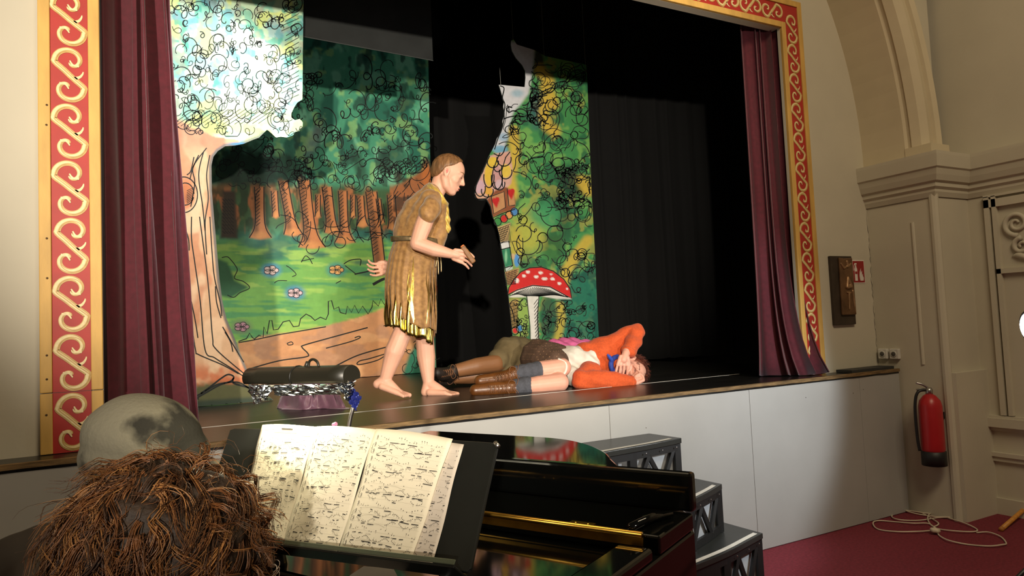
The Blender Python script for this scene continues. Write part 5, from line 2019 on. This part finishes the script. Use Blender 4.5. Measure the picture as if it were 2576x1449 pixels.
rf = random.Random(9)


def flap(corners, m, off, amp=.005, nm='foil_flap'):
    C4 = [VP(q[0], q[1], off) for q in corners]

    def fn(u, v):
        p_ = C4[0].lerp(C4[1], u).lerp(C4[3].lerp(C4[2], u), v)
        return p_ - D_ * (amp * (sin(u * 17 + v * 5) + .6 * sin(u * 31 - v * 13) + .5 * sin(v * 23 + u * 7)))
    MB().grid(fn, 26, 10).build(nm, m, lamp, False, solid=.0006)


flap([(628, 966), (690, 969), (672, 1004), (636, 1020)], foilm, .0, .004)
flap([(686, 968), (862, 966), (858, 992), (690, 996)], foilm, .022, .003)
flap([(850, 966), (888, 955), (886, 985), (876, 1014)], foilm, -.012, .006)
flap([(886, 972), (908, 998), (897, 1034), (876, 1012)], gel, -.006, .002, 'gel_flap')
MB().tube([VP(645, 953, .0), VP(872, 950, .0)], .006, 8).build('tube_bulb', mat('bulb', S(255, 240, 200), .5, emit=(1, .9, .65), estr=6.0), lamp, True)
MB().tube(smooth_path([VP(876, 1085, .01), VP(882, 1050, .012), VP(889, 1020, .015), VP(884, 985, .018), VP(874, 962, .01)], 6), .0042, 8).build('gooseneck', mat('steel', (0, 0, 0)), lamp, True)
lc = a0.lerp(a1, .5) - Vector((0, 0, .024)) - D_ * .012
la = area('music_lamp_light', lc, DK(850, 1220), 1.45, (1.0, .9, .62), .2, .012)
la.data.size = .2
la.rotation_euler = frame_M(axl, -(DK(850, 1220) - lc).normalized()).to_euler()

# ------------------------------------------------------------------ musicians in front
Hc = CAM + RAY(405, 1372) * 1.0
curly = thing('person', 'person with bushy curly brown hair seated nearest the camera, seen from behind', 'person', (Hc.x, Hc.y - .05, 0))
b = MB()
b.add(*sphere_mesh(Hc + Vector((.02, .01, -.02)), (.092, .08, .11)))
limb(b, [Hc + Vector((.07, .035, -.05)), Hc + Vector((.075, .04, -.09))], [.05, .035])
b.add(*sphere_mesh(Hc + Vector((.115, .06, -.05)), (.014, .014, .02)))
limb(b, [Hc + Vector((-.005, 0, -.1)), Hc + Vector((-.02, -.01, -.2))], [.055, .06])
limb(b, [Hc + Vector((-.02, -.01, -.24)), Hc + Vector((-.03, -.02, -.66))], [.1, .14])
fuse(b, 'body', skin, curly, .008, 4)
c = MB()
limb(c, [Hc + Vector((-.09, .16, -.27)), Hc + Vector((-.02, -.01, -.24)), Hc + Vector((.07, -.17, -.27))], [.07, .1, .07])
limb(c, [Hc + Vector((-.02, -.01, -.28)), Hc + Vector((-.03, -.02, -.70))], [.14, .165])
for s_, e_ in ((-.17, 1), (.16, -1)):
    sh_ = Hc + Vector((.06 if s_ < 0 else -.09, s_, -.28))
    limb(c, [sh_, sh_ + Vector((.06, -.02 * e_, -.26)), sh_ + Vector((.26, .1, -.30))], [.065, .055, .045])
fuse(c, 'jacket', mat('dark_jacket', S(40, 34, 28), .9, var=.2), curly, .01, 4)
c = MB()
c.add(*sphere_mesh(Hc, (.128, .122, .118), None, 24, 16))
c.add(*sphere_mesh(Hc + Vector((-.05, -.01, -.07)), (.10, .11, .10), None, 20, 12))
c.add(*sphere_mesh(Hc + Vector((-.03, -.02, -.16)), (.09, .10, .10), None, 20, 12))
hb = fuse(c, 'hair', mat('hair_dark', S(40, 26, 14), .7, var=.5, scale=60, bump=.5, bscale=90), curly, .007, 3,
          lambda co: .007 * np.sin(co[:, 0] * 70 + 2 * np.sin(co[:, 2] * 40)) * np.sin(co[:, 1] * 60 + co[:, 2] * 50))
cur = MB()
strands(cur, Hc, (.126, .120, .116), 330, 11, 4, -.55, drift=Vector((-.55, -.25, 0)))
strands(cur, Hc + Vector((-.05, -.01, -.08)), (.103, .110, .103), 130, 10, 5, -.9)
strands(cur, Hc + Vector((.02, .0, 0)), (.120, .118, .116), 70, 8, 6, -.6, (.05, .09), (.0006, .0013), (.010, .017), None, .012)
strands(cur, Hc, (.132, .126, .124), 60, 2, 8, -.2, (.06, .12), (.0003, .0006), (.008, .018), None, .02)
cur.build('curls', [mat('curl_dark', S(62, 38, 20), .5, var=.4, scale=40), mat('curl_mid', S(104, 64, 32), .45, var=.35, scale=40), mat('curl_light', S(150, 104, 58), .4, var=.3, scale=40)], hb, True)['kind'] = 'stuff'

Cc = CAM + RAY(372, 1118) * 1.55
cdir = Vector((.97, .10, -.22)).normalized()
cside = cdir.cross(Zv).normalized()
capM = Matrix((cdir, -cside, (-cside).cross(cdir).normalized() * -1 if (-cside).cross(cdir).z < 0 else (-cside).cross(cdir).normalized())).transposed()
cp_ = lambda f, s_, u_: Cc + capM @ Vector((f, s_, u_))
capper = thing('person', 'person in a grey cap seated beyond the curly hair, facing the music', 'person', (Cc.x - .05, Cc.y, 0))
b = MB()
b.add(*sphere_mesh(cp_(0, 0, -.05), (.095, .078, .11), capM))
limb(b, [cp_(.06, 0, -.09), cp_(.07, 0, -.13)], [.045, .03])
b.add(*sphere_mesh(cp_(.108, 0, -.085), (.014, .012, .02), capM))
for s_ in (-1, 1):
    b.add(*sphere_mesh(cp_(-.005, .08 * s_, -.07), (.017, .009, .03), capM))
limb(b, [cp_(-.03, 0, -.12), cp_(-.09, 0, -.22)], [.055, .06])
limb(b, [cp_(-.13, 0, -.28), cp_(-.22, 0, -.62)], [.1, .13])
fuse(b, 'body', skin, capper, .008, 4)
c = MB()
limb(c, [cp_(-.14, -.16, -.30), cp_(-.13, 0, -.27), cp_(-.14, .16, -.30)], [.07, .1, .07])
limb(c, [cp_(-.15, 0, -.32), cp_(-.25, 0, -.70)], [.135, .15])
for s_ in (-1, 1):
    limb(c, [cp_(-.14, .17 * s_, -.31), cp_(-.14, .20 * s_, -.50), cp_(-.02, .15 * s_, -.50)], [.062, .05, .04])
fuse(c, 'coat', mat('dark_coat', S(44, 36, 30), .9, var=.2), capper, .01, 4)
felt = mat('grey_felt', S(36, 34, 24), .9, var=.3, scale=7, col2=S(106, 102, 86), bump=.25, bscale=120, detail=5)
for nd in felt.node_tree.nodes:
    if nd.type == 'VALTORGB':
        nd.color_ramp.elements[0].position = .40
        nd.color_ramp.elements[1].position = .50
c = MB()
c.add(*sphere_mesh(cp_(-.012, 0, .012), (.122, .112, .098), capM, 26, 16))
c.add(*sphere_mesh(cp_(-.022, 0, -.03), (.108, .102, .075), capM, 26, 16))
c.add(*sphere_mesh(cp_(.055, 0, -.005), (.075, .095, .055), capM, 22, 12))
cr_o = fuse(c, 'cap', felt, capper, .006, 5, lambda co: .0012 * np.sin(co[:, 0] * 40 + co[:, 2] * 60))


def peak(u, v):
    a = lerp(-1.0, 1.0, u)
    r_ = lerp(.100, .172, v)
    return cp_(.010 + r_ * cos(a * .95), sin(a) * lerp(.090, .096, v), -.012 - .022 * v - .025 * a * a)


MB().grid(peak, 22, 8).build('peak', mat('cap_peak', S(132, 126, 108), .9, var=.12, scale=20), cr_o, True, solid=.006)
MB().tube([cp_(-.005 + .112 * cos(a), .107 * sin(a), -.068 + .006 * cos(a)) for a in np.linspace(0, 2 * pi, 40)], .0045, 8).build('band', mat('cap_band', S(120, 114, 98), .9), cr_o, True)

# bench end at the lower left
bz0 = onZ(28, 1405, .78)
bench = thing('bench', 'brown wooden bench end at the lower left corner', 'bench', (bz0.x, bz0.y, 0))
MB().box((bz0.x - .35, bz0.y - .02, .76), (onZ(60, 1392, .78).x, bz0.y + .08, .785)).build('seat', mat('bench_wood', S(104, 70, 34), .5, var=.3, scale=8, stretch=(1, 6, 6)), bench, bevel=.004)
MB().box((bz0.x - .34, bz0.y - .005, .08), (onZ(48, 1392, .78).x, bz0.y + .065, .76)).build('end_board', mat('bench_dark', S(30, 26, 22), .6), bench, bevel=.004)
for s_ in (-.32, .0):
    MB().box((bz0.x + s_ - .02, bz0.y + .0, 0), (bz0.x + s_ + .01, bz0.y + .08, .08)).build('foot', mat('bench_dark', (0, 0, 0)), bench)

# ------------------------------------------------------------------ things on the right
plq = thing('relief_plaque', 'tall dark bronze relief plaque on the wall right of the stage', 'plaque', (4.09, 0, 1.44))
brz = mat('bronze', S(112, 84, 58), .45, metal=.45, var=.35, scale=14, bump=.3, bscale=40)
brd = mat('bronze_dark', S(66, 56, 46), .55, metal=.3, var=.25, scale=14)
MB().box((3.985, -.022, 1.222), (4.195, 0, 1.672)).build('backing', brd, plq, bevel=.004)
MB().prism([(4.045, -.022, 1.285), (4.185, -.022, 1.285), (4.180, -.022, 1.660), (4.10, -.022, 1.655), (4.052, -.022, 1.66)], (0, -.016, 0)).build('relief_ground', brz, plq, bevel=.006)
rl = MB()
limb(rl, [(4.118, -.04, 1.53), (4.14, -.042, 1.47), (4.10, -.042, 1.465), (4.118, -.04, 1.53)], [.008, .012, .012, .008])
limb(rl, [(4.118, -.04, 1.43), (4.112, -.04, 1.32)], [.009, .005])
limb(rl, [(4.10, -.04, 1.432), (4.136, -.04, 1.428)], [.006, .006])
limb(rl, [(4.06, -.038, 1.62), (4.085, -.038, 1.59), (4.115, -.038, 1.60)], [.008, .009, .006])
limb(rl, [(4.12, -.038, 1.635), (4.125, -.038, 1.60), (4.16, -.038, 1.62)], [.009, .010, .006])
limb(rl, [(4.16, -.036, 1.44), (4.175, -.036, 1.30)], [.010, .006])
fuse(rl, 'relief_figure', mat('bronze_light', S(164, 130, 96), .4, metal=.5, var=.3, scale=20), plq, .004, 3)

sg = thing('fire_sign', 'red and white fire extinguisher sign on the wall beside the plaque', 'sign', (4.283, 0, 1.57))
MB().box((4.222, -.003, 1.492), (4.345, 0, 1.648)).build('board', mat('sign_white', S(226, 220, 212), .5), sg)
MB().box((4.227, -.004, 1.498), (4.340, -.001, 1.642)).build('red_field', mat('sign_red', S(150, 34, 34), .5), sg)
ic = MB()
y_ = -.0046


def ip(pts):
    ic.prism([(4.227 + .113 * a, y_, 1.498 + .144 * c_) for a, c_ in pts], (0, .0008, 0))


ip([(.12, .08), (.36, .08), (.36, .62), (.32, .70), (.16, .70), (.12, .62)])
ip([(.18, .70), (.30, .70), (.30, .80), (.18, .80)])
ip([(.10, .80), (.34, .84), (.34, .90), (.16, .90), (.06, .78), (.04, .55), (.08, .55)])
ip([(.60, .08), (.88, .08), (.92, .22), (.84, .30), (.86, .40), (.76, .34), (.80, .55), (.68, .44), (.70, .66), (.58, .50), (.54, .30), (.56, .16)])
ic.build('pictogram', mat('sign_white', (0, 0, 0)), sg)
MB().box((4.244, -.0062, 1.555), (4.264, -.0044, 1.572)).build('label_patch', mat('sign_red', (0, 0, 0)), sg)

so = mat('socket_white', S(214, 212, 204), .4)
for (yy_, nm) in ((-.055, 'white power socket on the pilaster nearest the stage wall'), (-.135, 'white power socket on the pilaster nearer the floodlight')):
    s_ = thing('wall_socket', nm, 'socket', (JX, yy_, 1.016), 'sockets low on the pilaster')
    MB().box((JX - .028, yy_ - .032, .982), (JX - .001, yy_ + .032, 1.05)).build('housing', so, s_, bevel=.005)
    MB().lathe([(.020, 0), (.021, .003), (.018, .004)], (JX - .028, yy_, 1.016), (-1, 0, 0), 18).build('rim', so, s_, True)
    MB().lathe([(.016, 0), (.015, .001)], (JX - .0315, yy_, 1.016), (-1, 0, 0), 18).build('recess', mat('socket_dark', S(80, 78, 74), .6), s_, True)

ex = thing('fire_extinguisher', 'red fire extinguisher hanging on the pilaster below stage level', 'extinguisher', (4.33, -.385, .40))
exr = mat('extinguisher_red', S(176, 34, 40), .35, var=.08)
blk = mat('black_plastic', S(28, 30, 32), .5)
MB().lathe([(.03, .405), (.062, .415), (.066, .44), (.066, .70), (.058, .735), (.035, .765), (.02, .775)], (4.335, -.385, 0), (0, 0, 1), 24).build('cylinder', exr, ex, True)
MB().lathe([(.07, .34), (.07, .425), (.06, .43)], (4.335, -.385, 0), (0, 0, 1), 20).build('base_cup', blk, ex, True)
MB().lathe([(.02, .77), (.022, .80), (.014, .815)], (4.335, -.385, 0), (0, 0, 1), 14).build('valve', mat('steel', (0, 0, 0)), ex, True)
MB().tube(smooth_path([(4.335, -.385, .81), (4.31, -.36, .835), (4.29, -.335, .845)], 4), .007, 8).tube(smooth_path([(4.335, -.385, .80), (4.31, -.355, .805), (4.295, -.33, .80)], 4), .006, 8).build('lever', mat('steel', (0, 0, 0)), ex, True)
MB().tube(smooth_path([(4.335, -.385, .80), (4.28, -.35, .79), (4.262, -.335, .70), (4.262, -.335, .52), (4.268, -.34, .43)], 6), .009, 8).build('hose', blk, ex, True)
MB().box((4.395, -.42, .62), (4.43, -.35, .66)).build('wall_bracket', blk, ex)

cab = thing('power_cable', 'white flex coiled loosely on the red carpet by the stage front', 'cable', onZ(2350, 1320, 0))
pth = [(1990, 1032), (1800, 1030), (1600, 1028), (1440, 1032), (1330, 1022), (1210, 1004), (1260, 978), (1360, 972), (1460, 985), (1496, 1004), (1440, 1022), (1300, 1018), (1180, 1000), (1240, 985), (1380, 1000), (1420, 1030), (1300, 1040), (1120, 1022), (1050, 1040), (1042, 1064), (1100, 1086), (1220, 1080), (1350, 1066), (1436, 1068), (1330, 1056), (1200, 1040), (1130, 1022), (1230, 1030), (1300, 1070), (1350, 1110), (1310, 1120), (1278, 1080), (1290, 1045), (1340, 1030), (1420, 1070), (1530, 1110), (1604, 1140), (1580, 1160), (1460, 1160), (1340, 1135), (1280, 1105), (1180, 1108), (1060, 1090), (950, 1086), (914, 1108), (950, 1140), (1080, 1160), (1220, 1163), (1320, 1150), (1360, 1190), (1420, 1224), (1540, 1240), (1680, 1256), (1770, 1252), (1798, 1232), (1760, 1192), (1680, 1168), (1600, 1162)]
P = []
for i, (x, y_) in enumerate(pth):
    q = onZ(1850 + x / 2.639, 900 + y_ / 2.639, .0045)
    q.z = .005 + .004 * (i % 3)
    P.append(q)
MB().tube([Vector(q) for q in smooth_path(P, 5)], .0042, 6).build('flex', mat('flex', S(206, 194, 172), .5), cab, True)
kn = onZ(1850 + 1328 / 2.639, 900 + 1152 / 2.639, .018)
c = MB()
for i in range(7):
    q = kn + Vector((random.uniform(-.018, .018), random.uniform(-.018, .018), random.uniform(-.004, .008)))
    c.add(*sphere_mesh(q, .014))
fuse(c, 'knot', mat('flex', (0, 0, 0)), cab, .004, 3)

p0_, p1_ = onZ(2518, 1332, .012), onZ(2640, 1226, .10)
pole = thing('wooden_pole', 'orange brown wooden pole poking in at the lower right edge', 'pole', p0_)
MB().tube([p0_, p1_], .0125, 14).build('shaft', mat('pole_wood', S(206, 142, 60), .45, var=.2, scale=12, stretch=(4, 1, 4)), pole, True)
MB().lathe([(.0125, 0), (.0135, .004), (.0135, .02), (.0125, .022)], p0_ - (p1_ - p0_).normalized() * .002, (p1_ - p0_), 14).build('ferrule', mat('pole_end', S(176, 116, 50), .5), pole, True)

# floodlight on a stand at the right edge
FL = FLOOD
fl = thing('floodlight', 'bright white floodlight on a stand at the right edge', 'lamp', (FL.x, FL.y, 0))
aim = (Vector((3.3, 0.0, 1.0)) - FL).normalized()
aim = (aim * .5 + (CAM - FL).normalized() * .5).normalized()
MB().lathe([(.05, .14), (.062, .12), (.066, .02), (.072, 0.0), (.066, -.002)], FL - aim * .02, -aim, 24).build('housing', mat('lamp_housing', S(30, 30, 32), .5), fl, True)
MB().lathe([(.060, 0), (.052, .006), (.001, .010)], FL - aim * .016, aim, 24).build('lens', mat('flood_lens', (1, 1, 1), .3, emit=(.93, .97, 1.0), estr=60.0), fl, True)
MB().tube([FL - aim * .06 - Vector((0, 0, .07)), Vector((FL.x, FL.y, 0.03))], .012, 10).build('pole', mat('stand_black', S(26, 26, 28), .4), fl, True)
for a in (0.3, 2.4, 4.5):
    MB().tube([(FL.x, FL.y, .30), (FL.x + .28 * cos(a), FL.y + .28 * sin(a), .012)], .009, 8).build('leg', mat('stand_black', (0, 0, 0)), fl, True)
